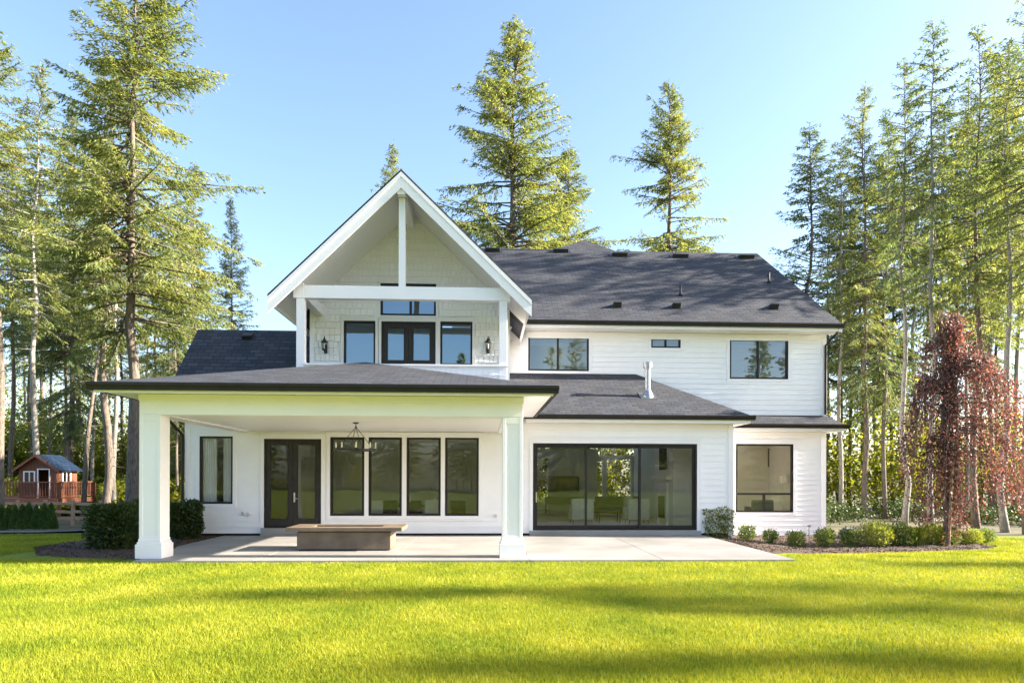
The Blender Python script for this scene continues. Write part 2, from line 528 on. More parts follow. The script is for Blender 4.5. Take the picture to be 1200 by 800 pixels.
# patio with control joints: separate slabs in one sheet
PXL, PXR, PY0, PY1 = PX(233, 18.0), PX(922, 14.3), 13.9, 19.72
mb = MB()
xs_ = np.linspace(PXL, PXR, 6); ys_ = [PY0, 16.8, PY1]
PFL = PX(156, 13.9)          # the slab's front corner ends under the left column
for i in range(5):
    for j in range(2):
        a, b, c, d = xs_[i] + (.004 if i else 0), xs_[i + 1] - (.004 if i < 4 else 0), ys_[j] + (.004 if j else 0), ys_[j + 1] - (.004 if j < 1 else 0)
        if i == 0 and j == 0:
            mb.prism([(PFL, c, -.25), (b, c, -.25), (b, d, -.25), (a, d, -.25), (PFL, 15.3, -.25)], (0, 0, .25))
        else:
            mb.box(a, b, c, d, -0.25, 0.0)
tag(mb.build('patio', 'concrete', bevel=.006), 'pale concrete patio slab along the back of the house', 'patio', kind='structure')

# ------------------------------------------------------------------ the house
YW, YU, YG, YGF, YP, YE = 19.75, 22.8, 20.0, 17.6, 14.3, 13.62
BKY, GRX0 = 31.5, 1.15
house = thing('house', 'white two storey farmhouse with dark shingle roofs and a covered patio under a tall gable', 'house', (0, 20, 0))
H_ = house
LX0, BX1 = PX(218, YW, 560), PX(858, YW, 560)        # left corner, bay corner
UX1 = PX(967, YU, 450)                               # right corner
GCX = PX(470, YGF, 198)                              # gable centre line
GX0, GX1 = GCX - 2.87, GCX + 2.87
GAP = PZ(470, 198, YGF)
GSL = 0.965; GHW = 3.37
def gable_top(x): return GAP - GSL * abs(x - GCX)

rects = {}
rects['lw'] = WR(234, 273, 511, 590, YW)
rects['fd'] = WR(309.5, 376.5, 514, 618, YW)
for i, (a, b) in enumerate(((387, 427), (432, 471), (476.5, 516.5), (521.5, 561))):
    rects['d%d' % i] = WR(a, b, 512, 604, YW)
rects['sd'] = WR(624.5, 816.5, 519.5, 621, YW)
rects['rw'] = WR(862, 929.5, 520, 600, YU)
rects['u0'] = WR(619, 690, 387.5, 434.5, YU)
rects['u1'] = WR(763, 797.5, 389, 407.5, YU)
rects['u2'] = WR(855, 923.5, 391, 444, YU)
rects['g0'] = WR(403, 440, 376, 428, YG)
rects['g1'] = WR(447, 510.5, 377, 432, YG)
rects['g2'] = WR(516, 553.5, 377, 428, YG)
rects['gt'] = WR(446, 511, 332.5, 370, YG)

def intervals(a, b, holes):
    out = [(a, b)]
    for h0, h1 in holes:
        nxt = []
        for p, q in out:
            if h1 <= p or h0 >= q: nxt.append((p, q)); continue
            if h0 > p: nxt.append((p, h0))
            if h1 < q: nxt.append((h1, q))
        out = nxt
    return out
def lap_wall(x0, x1, z0, z1, Y, holes, lap=0.175, out=0.019, name='wall', mat='white'):
    """front wall of real lapped boards, with openings"""
    mb = MB()
    zb = {z0, z1}
    k = 0
    while z0 + k * lap < z1: zb.add(z0 + k * lap); k += 1
    for h in holes:
        for z in (h[2], h[3]):
            if z0 < z < z1: zb.add(z)
    zb = sorted(zb)
    for a, b in zip(zb[:-1], zb[1:]):
        if b - a < 1e-4: continue
        row = math.floor((a - z0) / lap + 1e-4)
        ya = Y - out * (1 - (a - z0 - row * lap) / lap)
        yb = Y - out * (1 - (b - z0 - row * lap) / lap)
        hs = [(h[0], h[1]) for h in holes if h[2] < (a + b) / 2 < h[3]]
        for p, q in intervals(x0, x1, hs):
            mb.face([(p, ya, a), (q, ya, a), (q, yb, b), (p, yb, b)])
            if abs(a - z0 - row * lap) < 1e-4:
                mb.face([(p, Y, a), (q, Y, a), (q, ya, a), (p, ya, a)])
    return mb.build(name, mat, H_)
def inner_wall(x0, x1, z0, z1, Y, holes, name='interior_wall'):
    mb = MB()
    zb = sorted({z0, z1} | {z for h in holes for z in (h[2], h[3]) if z0 < z < z1})
    for a, b in zip(zb[:-1], zb[1:]):
        hs = [(h[0], h[1]) for h in holes if h[2] < (a + b) / 2 < h[3]]
        for p, q in intervals(x0, x1, hs):
            mb.box(p, q, Y, Y + .1, a, b)
    return mb
low_h = [rects[k] for k in ('lw', 'fd', 'd0', 'd1', 'd2', 'd3', 'sd')]
up_h = [rects[k] for k in ('u0', 'u1', 'u2')]
lap_wall(LX0, BX1, 0.06, 3.40, YW, low_h)
lap_wall(BX1 - .2, UX1, -0.30, 3.62, YU, [rects['rw']])
lap_wall(GX1 + .0, UX1, 3.63, 6.55, YU, up_h)
# plinth strip where the boards meet the patio
for a, b in ((LX0, rects['fd'][0] - .12), (rects['fd'][1] + .12, rects['sd'][0] - .02), (rects['sd'][1] + .02, BX1)):
    MB().box(a, b, YW - .004, YW + .1, -.2, .058).build('plinth', 'bronze', H_)

# side and rear walls, plain boards
MB().box(LX0, LX0 + .12, YW + .11, 24.9, -.3, 3.4).build('side_wall', 'white', H_)
MB().box(BX1 - .12, BX1, YW + .11, YU - .02, -.3, 3.4).build('side_wall', 'white', H_)
MB().prism([(UX1 - .14, YU + .11, 2.6), (UX1 - .14, 31.6, 2.6), (UX1 - .14, 31.6, 9.6), (UX1 - .14, 29.26, 11.2), (UX1 - .14, YU + .11, 6.9)], (.14, 0, 0)).build('side_wall', 'white', H_)
MB().box(UX1 - .14, UX1, YU + .11, 23.1, -.3, 2.598).build('side_wall', 'white', H_)
MB().box(UX1 - .14, UX1, 24.6, 31.6, -.3, 2.598).build('side_wall', 'white', H_)
MB().box(UX1 - .14, UX1, 23.102, 24.598, -.3, .7).build('side_wall', 'white', H_)  # gap above this piece: unseen opening added to brighten the corner room
MB().box(GX1 - .12, GX1, YG + .11, YU - .03, 3.3, 6.9).build('side_wall', 'white', H_)
MB().box(GX0, GX0 + .12, YG + .11, 26, 3.3, 6.9).build('side_wall', 'white', H_)
MB().box(LX0 + .13, -1.5, 24.9, 25.0, -.3, 3.2).build('side_wall', 'white', H_)
MB().prism([(LX0, YW + .11, 3.41), (LX0, 24.6, 3.41), (LX0, 22.06, 6.1)], (.12, 0, 0)).build('side_wall', 'white', H_)
MB().box(-1.4, GRX0, BKY + .12, BKY + .2, 3.2, 9.4).build('side_wall', 'white', H_)
MB().box(BX1 - .12, UX1 - .15, BKY + .12, BKY + .2, -.3, 9.4).build('side_wall', 'white', H_)

# gable wall in staggered cut shingles
def shingled(x0, x1, z0, Y, holes):
    mb = MB()
    r_ = random.Random(3)
    row = 0; z = z0
    ex = 0.19
    while z < GAP:
        x = x0 - r_.random() * .15
        while x < x1:
            wd = r_.uniform(.10, .19)
            a, b = max(x, x0), min(x + wd - .014, x1)
            x += wd
            if b - a < .01: continue
            cx = (a + b) / 2
            top = min(z + ex + .05, gable_top(cx) - .16)
            if top <= z + .02: continue
            dz = r_.uniform(-.012, .012)
            for h in holes:
                if h[0] - .055 < b and a < h[1] + .055 and z + ex > h[2] - .02 and z < h[3] + .04: break
            else:
                y0 = Y - .030 - r_.random() * .006
                mb.face([(a, y0, z + dz), (b, y0, z + dz), (b, Y - .004, top), (a, Y - .004, top)])
                mb.face([(a, Y, z + dz), (b, Y, z + dz), (b, y0, z + dz), (a, y0, z + dz)])
        z += ex; row += 1
    mb.build('gable_shingles', 'white', H_)
gh = [rects[k] for k in ('g0', 'g1', 'g2', 'gt')]
shingled(GX0, GX1, 3.7, YG, gh)
# backing board of the gable wall, in strips so the openings stay open
mb = MB()
zb = sorted({3.4, 6.5} | {z for h in gh for z in (h[2], h[3])} | {GAP - .2})
zs = []
for a, b in zip(zb[:-1], zb[1:]):
    n = max(1, int((b - a) / .25))
    zs += [a + (b - a) * i / n for i in range(n)]
zs.append(GAP - .2)
for a, b in zip(zs[:-1], zs[1:]):
    ha, hb = (min(2.87, max(.02, (GAP - .14 - z) / GSL)) for z in (a, b))
    hs = [(h[0], h[1]) for h in gh if h[2] < (a + b) / 2 < h[3]]
    for p, q in intervals(GCX - 2.87, GCX + 2.87, hs):
        lo = lambda x, hh: max(GCX - hh, min(GCX + hh, x))
        mb.prism([(lo(p, ha), YG, a), (lo(q, ha), YG, a), (lo(q, hb), YG, b), (lo(p, hb), YG, b)], (0, .11, 0))
mb.build('wall', 'white', H_)

# interior shell: rooms with real depth behind the glass
mb = inner_wall(LX0 + .13, BX1 - .13, 0, 3.2, YW + .1, low_h)

bk = [WR(711, 739, 538, 590, BKY), WR(701, 752, 523, 533, BKY), WR(700, 706, 540, 590, BKY), WR(744, 751, 540, 592, BKY), WR(628, 642, 536, 595, BKY)]

mbb = inner_wall(GRX0, BX1 - .13, 0.02, 9.4, BKY, bk + [(1.5, 4.0, 2.98, 8.2), (4.2, 6.9, 2.98, 8.2)])  # upper openings and double height added out of view to brighten the room
mb.v, off = mb.v + mbb.v, len(mb.v)
mb.f += [tuple(i + off for i in f) for f in mbb.f]; mb.uv += mbb.uv
mb.box(GRX0 - .12, GRX0, YW + .21, 24.2, 0.02, 3.18); mb.prism([(GRX0 - .12, 24.2, 0.02), (GRX0 - .12, BKY + .1, 0.02), (GRX0 - .12, BKY + .1, 9.5), (GRX0 - .12, 29.26, 11.2), (GRX0 - .12, 24.2, 7.9)], (.12, 0, 0))
mb.box(BX1 - .28, BX1 - .14, YW + .21, 24.2, 0.02, 3.18); mb.prism([(BX1 - .28, 24.2, 0.02), (BX1 - .28, BKY, 0.02), (BX1 - .28, BKY, 9.5), (BX1 - .28, 29.26, 11.2), (BX1 - .28, 24.2, 7.9)], (.14, 0, 0))
mb.box(GRX0, BX1 - .29, 24.2, 24.3, 3.3, 7.9)
mb.box(LX0 + .14, GRX0 - .13, 24.6, 24.7, 0.02, 3.18)
mb.box(-5.6, -5.5, YW + .21, 24.59, 0.02, 3.18)
mb.box(BX1 - .12, UX1 - .15, 27.0, 27.1, 0.02, 3.18)
mb.build('interior_wall', 'interior', H_)
mb = inner_wall(GX1 + .02, UX1 - .16, 3.7, 6.45, YU + .06, up_h)
m2 = inner_wall(BX1 - .1, UX1 - .16, -.1, 3.2, YU + .06, [rects['rw']])
mb.v, off = mb.v + m2.v, len(mb.v)
mb.f += [tuple(i + off for i in f) for f in m2.f]; mb.uv += m2.uv
mb.box(GX0 + .13, GX1 - .13, 24.0, 24.1, 3.7, 6.9)
mb.box(GX1 + .02, UX1 - .16, 24.05, 24.15, 3.7, 6.45)
mb.box(3.8, 3.9, YU + .17, 24.04, 3.7, 6.45); mb.box(7.6, 7.7, YU + .17, 24.04, 3.7, 6.45)
mb.build('upper_interior_wall', 'interior', H_)
mb = MB()
mb.box(LX0 + .13, BX1 - .13, YW + .01, BKY + .1, -.1, 0.02)
mb.box(BX1 - .12, UX1 - .15, YU + .01, BKY, -.1, 0.02)
mb.build('interior_floor', 'interior_floor', H_)
mb = MB()
mb.box(LX0 + .13, BX1 - .13, YW + .02, 24.2, 3.21, 3.29)
mb.box(BX1 - .12, UX1 - .15, YU + .02, BKY, 3.21, 3.30)
mb.box(GX0 + .13, UX1 - .16, YU + .2, 24.2, 6.46, 6.52)
mb.box(GX0 + .13, GX1 - .13, YG + .12, 24.0, 6.95, 7.0)
mb.box(GX0 + .13, GX1 - .13, YG + .12, 24.0, 3.60, 3.68)
mb.build('interior_ceiling', 'interior', H_)

# --- windows and doors
def add_trim(mb, r, Y, wd=.10, pr=.03, sill=True):
    x0, x1, z0, z1 = r
    mb.box(x0 - wd, x0 - .002, Y - pr, Y + .02, z0 - wd, z1 + wd)
    mb.box(x1 + .002, x1 + wd, Y - pr, Y + .02, z0 - wd, z1 + wd)
    mb.box(x0 - wd - .02, x1 + wd + .02, Y - pr - .012, Y + .018, z1 + wd + .001, z1 + wd + .045)
    mb.box(x0 - .001, x1 + .001, Y - pr + .003, Y + .02, z1 + .002, z1 + wd)
    if sill: mb.box(x0 - .001, x1 + .001, Y - pr + .003, Y + .02, z0 - wd, z0 - .002)
def window(r, Y, fw=.055, vm=(), hm=(), vlow=(), mat='bronze', trim=True, dep=.10, tw=.10, gl='glass'):
    """dark framed window: frame is the part, glass and white trim hang from it. vm/hm are fractions."""
    x0, x1, z0, z1 = r
    y0, y1 = Y - .012, Y + dep
    f = MB()
    f.box(x0, x0 + fw, y0, y1, z0, z1); f.box(x1 - fw, x1, y0, y1, z0, z1)
    f.box(x0 + fw, x1 - fw, y0, y1, z1 - fw, z1); f.box(x0 + fw, x1 - fw, y0, y1, z0, z0 + fw)
    hz = None
    for h in hm:
        hz = z0 + (z1 - z0) * h
        f.box(x0 + fw, x1 - fw, y0 + .006, y1, hz - fw * .55, hz + fw * .55)
    for v in vm:
        c = x0 + (x1 - x0) * v
        f.box(c - fw * .55, c + fw * .55, y0 + .008, y1 - .01, (z0 + fw), z1 - fw)
    for v in vlow:
        c = x0 + (x1 - x0) * v
        f.box(c - fw * .55, c + fw * .55, y0 + .008, y1 - .01, z0 + fw, hz - fw * .55)
    o = f.build('window', mat, H_, bevel=.004)
    # each light is a thin sealed pane, a hair out of true so reflections break from pane to pane
    xs = [x0 + fw] + [x0 + (x1 - x0) * v for v in vm] + [x1 - fw]
    for a, b in zip(xs[:-1], xs[1:]):
        dy = random.uniform(-.004, .004)
        MB().face([(a, Y + .045 + dy, z0 + fw), (b, Y + .045 - dy, z0 + fw), (b, Y + .045 - dy * .4, z1 - fw), (a, Y + .045 + dy * .6, z1 - fw)]).build('pane', gl, o)
    if trim:
        t = MB(); add_trim(t, r, Y, tw, .03 if tw > .09 else .046); t.build('trim', 'trim', o)
    return o
window(rects['lw'], YW, .05)
for i in range(4): window(rects['d%d' % i], YW, .065, trim=False)
# white surround shared by the row of four
mb = MB()
xa, xb = rects['d0'][0], rects['d3'][1]; z0, z1 = rects['d0'][2], rects['d0'][3]
mb.box(xa - .10, xa - .002, YW - .03, YW + .02, z0 - .1, z1 + .1); mb.box(xb + .002, xb + .10, YW - .03, YW + .02, z0 - .1, z1 + .1)
for i in range(3): mb.box(rects['d%d' % i][1] + .002, rects['d%d' % (i + 1)][0] - .002, YW - .027, YW + .02, z0 - .1, z1 + .1)
for i in range(4):
    r = rects['d%d' % i]
    mb.box(r[0] - .001, r[1] + .001, YW - .024, YW + .02, z1 + .002, z1 + .1); mb.box(r[0] - .001, r[1] + .001, YW - .024, YW + .02, z0 - .1, z0 - .002)
mb.box(xa - .12, xb + .12, YW - .045, YW + .018, z1 + .101, z1 + .145); mb.box(xa - .12, xb + .12, YW - .045, YW + .018, z0 - .135, z0 - .101)
mb.build('window_surround', 'trim', H_)
window(rects['rw'], YU, .06, hm=(.27,), vlow=(.5,))
window(rects['u0'], YU, .055, vm=(.49,), gl='tinted')
window(rects['u1'], YU, .05, vm=(.5,), gl='tinted')
window(rects['u2'], YU, .055, vm=(.49,), gl='tinted')
window(rects['g0'], YG, .055, tw=.075, gl='coated'); window(rects['g2'], YG, .055, tw=.075, gl='coated')
window(rects['gt'], YG, .06, vm=(.54,), tw=.05, gl='coated')

def door_leaf(x0, x1, z0, z1, Y, st, bot, handle=None, mat='doorpaint', gl='glass'):
    f = MB()
    f.box(x0, x0 + st, Y, Y + .05, z0, z1); f.box(x1 - st, x1, Y, Y + .05, z0, z1)
    f.box(x0 + st, x1 - st, Y, Y + .05, z1 - st, z1); f.box(x0 + st, x1 - st, Y, Y + .05, z0, z0 + bot)
    o = f.build('door', mat, H_, bevel=.004)
    MB().face([(x0 + st, Y + .025, z0 + bot), (x1 - st, Y + .024, z0 + bot), (x1 - st, Y + .026, z1 - st), (x0 + st, Y + .025, z1 - st)]).build('pane', gl, o)
    b = MB(); g = .018
    b.box(x0 + st, x0 + st + g, Y - .006, Y + .02, z0 + bot, z1 - st); b.box(x1 - st - g, x1 - st, Y - .006, Y + .02, z0 + bot, z1 - st)
    b.box(x0 + st + g, x1 - st - g, Y - .006, Y + .02, z1 - st - g, z1 - st); b.box(x0 + st + g, x1 - st - g, Y - .006, Y + .02, z0 + bot, z0 + bot + g)
    b.build('glazing_bead', mat, o)
    if handle is not None:
        h = MB()
        h.box(handle - .022, handle + .022, Y - .012, Y, .95, 1.22)
        h.tube([(handle, Y - .01, 1.05), (handle, Y - .055, 1.05), (handle + .11, Y - .055, 1.05)], .010, 8)
        h.lathe([(.001, 0), (.02, .001), (.02, .01), (.001, .012)], (handle, Y - .02, 1.17), 10)
        h.build('handle', 'nickel', o)
    return o
def door_pair(r, Y, handle=True, tw=.10, gl='glass'):
    x0, x1, z0, z1 = r
    f = MB(); fw = .04
    f.box(x0, x0 + fw, Y - .012, Y + .1, z0, z1); f.box(x1 - fw, x1, Y - .012, Y + .1, z0, z1)
    f.box(x0 + fw, x1 - fw, Y - .012, Y + .1, z1 - fw, z1); f.box(x0 + fw, x1 - fw, Y - .03, Y + .1, z0, z0 + .03)
    f.build('door_frame', 'doorpaint', H_)
    c = (x0 + x1) / 2
    door_leaf(x0 + fw + .003, c - .004, z0 + .035, z1 - fw - .003, Y + .012, .12, .20, gl=gl)
    door_leaf(c + .004, x1 - fw - .003, z0 + .035, z1 - fw - .003, Y + .012, .12, .20, handle=(c + .045) if handle else None, gl=gl)
    t = MB(); add_trim(t, r, Y, tw, .050 if tw < .1 else .03, sill=False); t.build('door_trim', 'trim', H_)
door_pair(rects['fd'], YW)
mb = MB(); r = rects['fd']; mb.box(r[0] - .05, r[1] + .05, YW - .14, YW - .015, .004, r[2] - .004); mb.build('door_sill', 'concrete', H_)
door_pair(rects['g1'], YG, tw=.065, gl='coated')
# big sliding door: frame, three panels
x0, x1, z0, z1 = rects['sd']
mb = MB(); fw = .065
mb.box(x0, x0 + fw, YW - .02, YW + .15, z0, z1); mb.box(x1 - fw, x1, YW - .02, YW + .15, z0, z1)
mb.box(x0 + fw, x1 - fw, YW - .02, YW + .15, z1 - fw, z1); mb.box(x0 + fw, x1 - fw, YW - .02, YW + .15, z0, z0 + .05)
mb.build('sliding_door_frame', 'bronze', H_, bevel=.004)
t_ = MB(); add_trim(t_, rects['sd'], YW, sill=False); t_.build('door_trim', 'trim', H_)
mb = MB(); mb.box(x0 - .1, x1 + .1, YW - .12, YW - .024, .004, max(.03, z0 - .01)); mb.build('door_sill', 'concrete', H_)
cuts = [x0 + fw, PX(687, YW, 570), PX(750, YW, 570), x1 - fw]
for i in range(3):
    a, b = cuts[i], cuts[i + 1]; st = .062
    yy = YW + (.02 if i != 1 else .07)
    a -= .03 if i else 0; b += .03 if i < 2 else 0
    f = MB()
    f.box(a, a + st, yy, yy + .045, z0 + .052, z1 - fw - .002); f.box(b - st, b, yy, yy + .045, z0 + .052, z1 - fw - .002)
    f.box(a + st, b - st, yy, yy + .045, z1 - fw - .002 - st, z1 - fw - .002); f.box(a + st, b - st, yy, yy + .045, z0 + .052, z0 + .052 + .09)
    o = f.build('sliding_door_panel', 'bronze', H_, bevel=.003)
    MB().face([(a + st, yy + .02, z0 + .14), (b - st, yy + .023, z0 + .14), (b - st, yy + .022, z1 - fw - st), (a + st, yy + .021, z1 - fw - st)]).build('pane', 'glass', o)
    if i == 0:
        h = MB(); h.box(a + .02, a + .045, yy - .045, yy - .03, .95, 1.25); h.box(a + .022, a + .043, yy - .03, yy, .96, .99); h.box(a + .022, a + .043, yy - .03, yy, 1.21, 1.24)
        h.build('handle', 'nickel', o)
# blinds: slats behind the right upper window and the left half of the other
def blind(xa, xb, za, zb, Y, name='window_blind'):
    mb = MB(); z = za
    while z < zb:
        mb.face([(xa, Y, z), (xb, Y, z), (xb, Y + .03, z + .022), (xa, Y + .03, z + .022)]); z += .045
    for c in (xa + .15, xb - .15): mb.box(c - .004, c + .004, Y + .012, Y + .016, za, zb)
    mb.box(xa, xb, Y - .005, Y + .04, zb, zb + .04)
    mb.build(name, 'trim', H_)
r = rects['u2']; blind(r[0] + .03, r[1] - .03, r[2] + .06, r[3] - .08, YU + .18)
r = rects['u0']; blind(r[0] + .03, r[1] - .03, r[3] - .45, r[3] - .08, YU + .18)

r = rects['lw']
mb = MB()
def pale_folds(xa, xb):
    n_ = 26; zt_ = r[3] + .05
    for k in range(n_):
        zb_ = r[2] + .06; a, b = xa + (xb - xa) * k / n_, xa + (xb - xa) * (k + 1) / n_
        ya, yb = YW + .135 + .02 * math.sin(k * 1.5), YW + .135 + .02 * math.sin((k + 1) * 1.5)
        mb.face([(a, ya, zb_), (b, yb, zb_), (b, yb, zt_ - .06), (a, ya, zt_ - .06)])
pale_folds(r[0] + .03, r[0] + .46 * (r[1] - r[0])); pale_folds(r[0] + .66 * (r[1] - r[0]), r[1] - .03)
mb.build('pale_window_filler', 'trim', H_)  # white folds added so the far left window looks bright inside

# corner boards and friezes
mb = MB()
mb.box(LX0 - .025, LX0 + .12, YW - .035, YW + .1, .06, 3.28)
mb.build('corner_board', 'trim', H_)
mb = MB(); mb.box(BX1 - .12, BX1 + .025, YW - .035, YW + .1, -.1, 3.22); mb.build('corner_board', 'trim', H_)
mb = MB(); mb.box(UX1 - .12, UX1 + .025, YU - .035, YU + .1, -.3, 3.22); mb.build('corner_board', 'trim', H_)
mb = MB(); mb.box(UX1 - .12, UX1 + .025, YU - .035, YU + .1, 3.74, 6.32); mb.build('corner_board', 'trim', H_)
mb = MB()
mb.box(.95, BX1 + .03, YW - .022, YW + .02, 3.03, 3.23)
mb.box(BX1 + .05, UX1 + .03, YU - .022, YU + .02, 3.03, 3.23)
mb.box(GX1 + .01, UX1 + .03, YU - .022, YU + .02, 6.33, 6.55)
mb.build('frieze_board', 'trim', H_)

# --- roofs, fascias, gutters
def gutter(mb, x0, x1, Y, ztop, h=.13, d=.12):
    """K-style gutter hung along a front eave"""
    prof = [(Y, ztop), (Y - d, ztop), (Y - d, ztop - h * .35), (Y - d * .78, ztop - h * .62), (Y - d * .72, ztop - h), (Y, ztop - h)]
    mb.prism([(x0, y, z) for y, z in prof], (x1 - x0, 0, 0))
def gutter_side(mb, y0, y1, X, ztop, sgn, h=.13, d=.12):
    prof = [(X, ztop), (X + sgn * d, ztop), (X + sgn * d, ztop - h * .35), (X + sgn * d * .78, ztop - h * .62), (X + sgn * d * .72, ztop - h), (X, ztop - h)]
    mb.prism([(x, y0, z) for x, z in prof], (0, y1 - y0, 0))
# porch
EXL, EXR = PX(100, YE, 447) + .1, PX(655, YE, 449) - .1
YE2 = YE + .1
ZE = 3.53; PP = 0.262
hw = (EXR - EXL) / 2; pcx = (EXL + EXR) / 2
ry = YE2 + hw; rz = ZE + hw * PP
mb = MB()
slab(mb, [(EXL, YE2, ZE), (EXR, YE2, ZE), (pcx, ry, rz)], .06)
slab(mb, [(EXR, YE2, ZE), (EXR, 19.6, ZE), (pcx, 21.4, rz), (pcx, ry, rz)], .06)
slab(mb, [(EXL, 20.6, ZE), (EXL, YE2, ZE), (pcx, ry, rz), (pcx, 21.4, rz)], .06)
porch_roof = mb.build('porch_roof', 'shingle', H_)
mb = MB(); gutter(mb, EXL - .1, EXR + .1, YE2 - .002, ZE - .01, .15); gutter_side(mb, YE2, 19.5, EXR + .002, ZE - .01, 1, .15); gutter_side(mb, YE2, 19.9, EXL - .002, ZE - .01, -1, .15)
mb.build('gutter', 'bronze', H_)
ZS = 3.37
mb = MB()
mb.box(EXL + .01, EXR - .01, YE2 + .004, YP - .02, ZS, ZS + .04)
mb.box(EXL + .01, PX(163, YP) - .02, YP - .019, YW - .06, ZS, ZS + .04)
mb.box(PX(612.5, YP) + .02, EXR - .01, YP - .019, 19.60, ZS, ZS + .04)
mb.build('porch_soffit', 'trim', H_)
mb = MB()
mb.box(EXL + .0, EXR - .0, YE2 + .0, YE2 + .025, ZS - .045, ZE - .075)
mb.build('porch_fascia', 'trim', H_)
CLX, CRX = PX(163, YP), PX(612.5, YP)
cw = .425
BZ = PZ(400, 487, YP)
mb = MB()
mb.box(CLX, CRX, YP, YP + .40, BZ, ZS - .002)
mb.box(CLX - .015, CRX + .015, YP - .015, YP + .1, ZS - .14, ZS - .004)
mb.build('porch_beam', 'trim', H_, bevel=.006)
mb = MB(); mb.box(CLX, CLX + .40, YP + .402, YW - .04, BZ, ZS - .002); mb.build('porch_beam', 'trim', H_, bevel=.006)
mb = MB(); mb.box(CRX - .40, CRX, YP + .402, YW - .04, BZ, ZS - .002); mb.build('porch_beam', 'trim', H_, bevel=.006)
mb = MB()
mb.face([(CLX + .4, YP + .4, BZ + .03), (CLX + .4, YW - .03, BZ + .03), (CRX - .4, YW - .03, BZ + .03), (CRX - .4, YP + .4, BZ + .03)], [(YP, CLX), (YW, CLX), (YW, CRX), (YP, CRX)])
mb.build('porch_ceiling', 'boards', H_)
for cx in (CLX + cw / 2, CRX - cw / 2):
    mb = MB(); h = cw / 2
    mb.box(cx - h + .012, cx + h - .012, YP + .012, YP + cw - .012, 0.30, BZ - .001)
    mb.box(cx - h, cx - h + .07, YP, YP + cw, .36, BZ - .002); mb.box(cx + h - .07, cx + h, YP, YP + cw, .36, BZ - .002)
    for k in range(1):
        mb.box(cx - h + .07, cx + h - .07, YP + .001, YP + .012, .36, .46); mb.box(cx - h + .07, cx + h - .07, YP + .001, YP + .012, BZ - .14, BZ - .002)
    o = mb.build('porch_column', 'trim', H_, bevel=.004)
    b = MB()
    b.box(cx - h - .055, cx + h + .055, YP - .055, YP + cw + .055, 0.0, .29)
    b.box(cx - h - .03, cx + h + .03, YP - .03, YP + cw + .03, .291, .335)
    b.box(cx - h - .012, cx + h + .012, YP - .012, YP + cw + .012, .336, .40)
    b.build('column_base', 'trim', o, bevel=.006)
# bay roof
BE = 19.3; BZE = 3.47; BT = 5.15; BEX = PX(885, 19.25, 490) - .1
btx = PX(745, YU, 438)
mb = MB()
slab(mb, [(EXR - .75, BE, BZE), (BEX, BE, BZE), (btx, YU - .03, BT), (-1.0, YU - .03, BT), (-1.0, YU - 1.9, BT - .9)], .06)
slab(mb, [(BEX, BE, BZE), (BEX, YU + .3, BZE), (btx, YU + .3, BT), (btx, YU - .03, BT)], .06)
bay_roof = mb.build('bay_roof', 'shingle', H_)
mb = MB(); gutter(mb, EXR - .25, BEX + .1, BE - .002, BZE - .01); gutter_side(mb, BE, YU - .06, BEX + .002, BZE - .01, 1); mb.build('gutter', 'bronze', H_)
mb = MB(); mb.box(EXR - .2, BEX - .01, BE + .003, YW - .035, 3.245, 3.30); mb.box(BX1 + .03, BEX - .01, YW - .034, YU - .04, 3.245, 3.30); mb.box(EXR - .2, BEX, BE, BE + .02, 3.30, BZE - .065); mb.build('bay_soffit', 'trim', H_)
# pent roof over the set-back corner room
PE = YU - .55; PXE = PX(994, PE, 497) - .1
mb = MB()
slab(mb, [(BX1 + .1, PE, BZE), (PXE, PE, BZE), (UX1 + .03, YU - .02, BZE + .33), (BX1 + .1, YU - .02, BZE + .33)], .06)
slab(mb, [(PXE, PE, BZE), (PXE, YU + 4, BZE), (UX1 + .03, YU + 4, BZE + .33), (UX1 + .03, YU - .02, BZE + .33)], .06)
mb.build('pent_roof', 'shingle', H_)
mb = MB(); gutter(mb, BEX + .14, PXE + .1, PE - .002, BZE - .01); gutter_side(mb, PE, YU + 4, PXE + .002, BZE - .01, 1); mb.build('gutter', 'bronze', H_)
mb = MB(); mb.box(BX1 + .3, PXE - .01, PE + .003, YU - .035, 3.245, 3.30); mb.box(UX1 + .03, PXE - .01, YU - .034, YU + 4, 3.245, 3.30); mb.box(BX1 + .3, PXE, PE, PE + .02, 3.30, BZE - .065); mb.build('pent_soffit', 'trim', H_)
# main roof
ME, MZE, MRX = 22.2, 6.80, PX(987, 22.2, 381)
MRY, MRZ = 29.26, 11.44
MSL = (MRZ - MZE) / (MRY - ME)
mb = MB()
slab(mb, [(-1.8, ME, MZE), (MRX, ME, MZE), (MRX, MRY, MRZ), (-1.8, MRY, MRZ)], .07)
ysk = MRY + .35; zsk = MRZ - 2.0 * .35 / (32.3 - MRY)
slab(mb, [(MRX, MRY, MRZ), (MRX, ysk, zsk), (-1.8, ysk, zsk), (-1.8, MRY, MRZ)], .07)
slab(mb, [(1.4, ysk, zsk), (1.4, 32.3, MRZ - 2.0), (-1.8, 32.3, MRZ - 2.0), (-1.8, ysk, zsk)], .07)
slab(mb, [(MRX, ysk, zsk), (MRX, 32.3, MRZ - 2.0), (6.9, 32.3, MRZ - 2.0), (6.9, ysk, zsk)], .07)
main_roof = mb.build('main_roof', 'shingle', H_)
mb = MB()
for k in range(15):   # ridge cap shingles
    xx = -1.2 + k * .285
    if xx > MRX - .3: break
    mb.prism([(xx, MRY - .14, MRZ - .07), (xx, MRY, MRZ + .028), (xx, MRY + .14, MRZ - .07)], (.27, 0, 0))
mb.build('ridge_cap', 'shingle', H_)
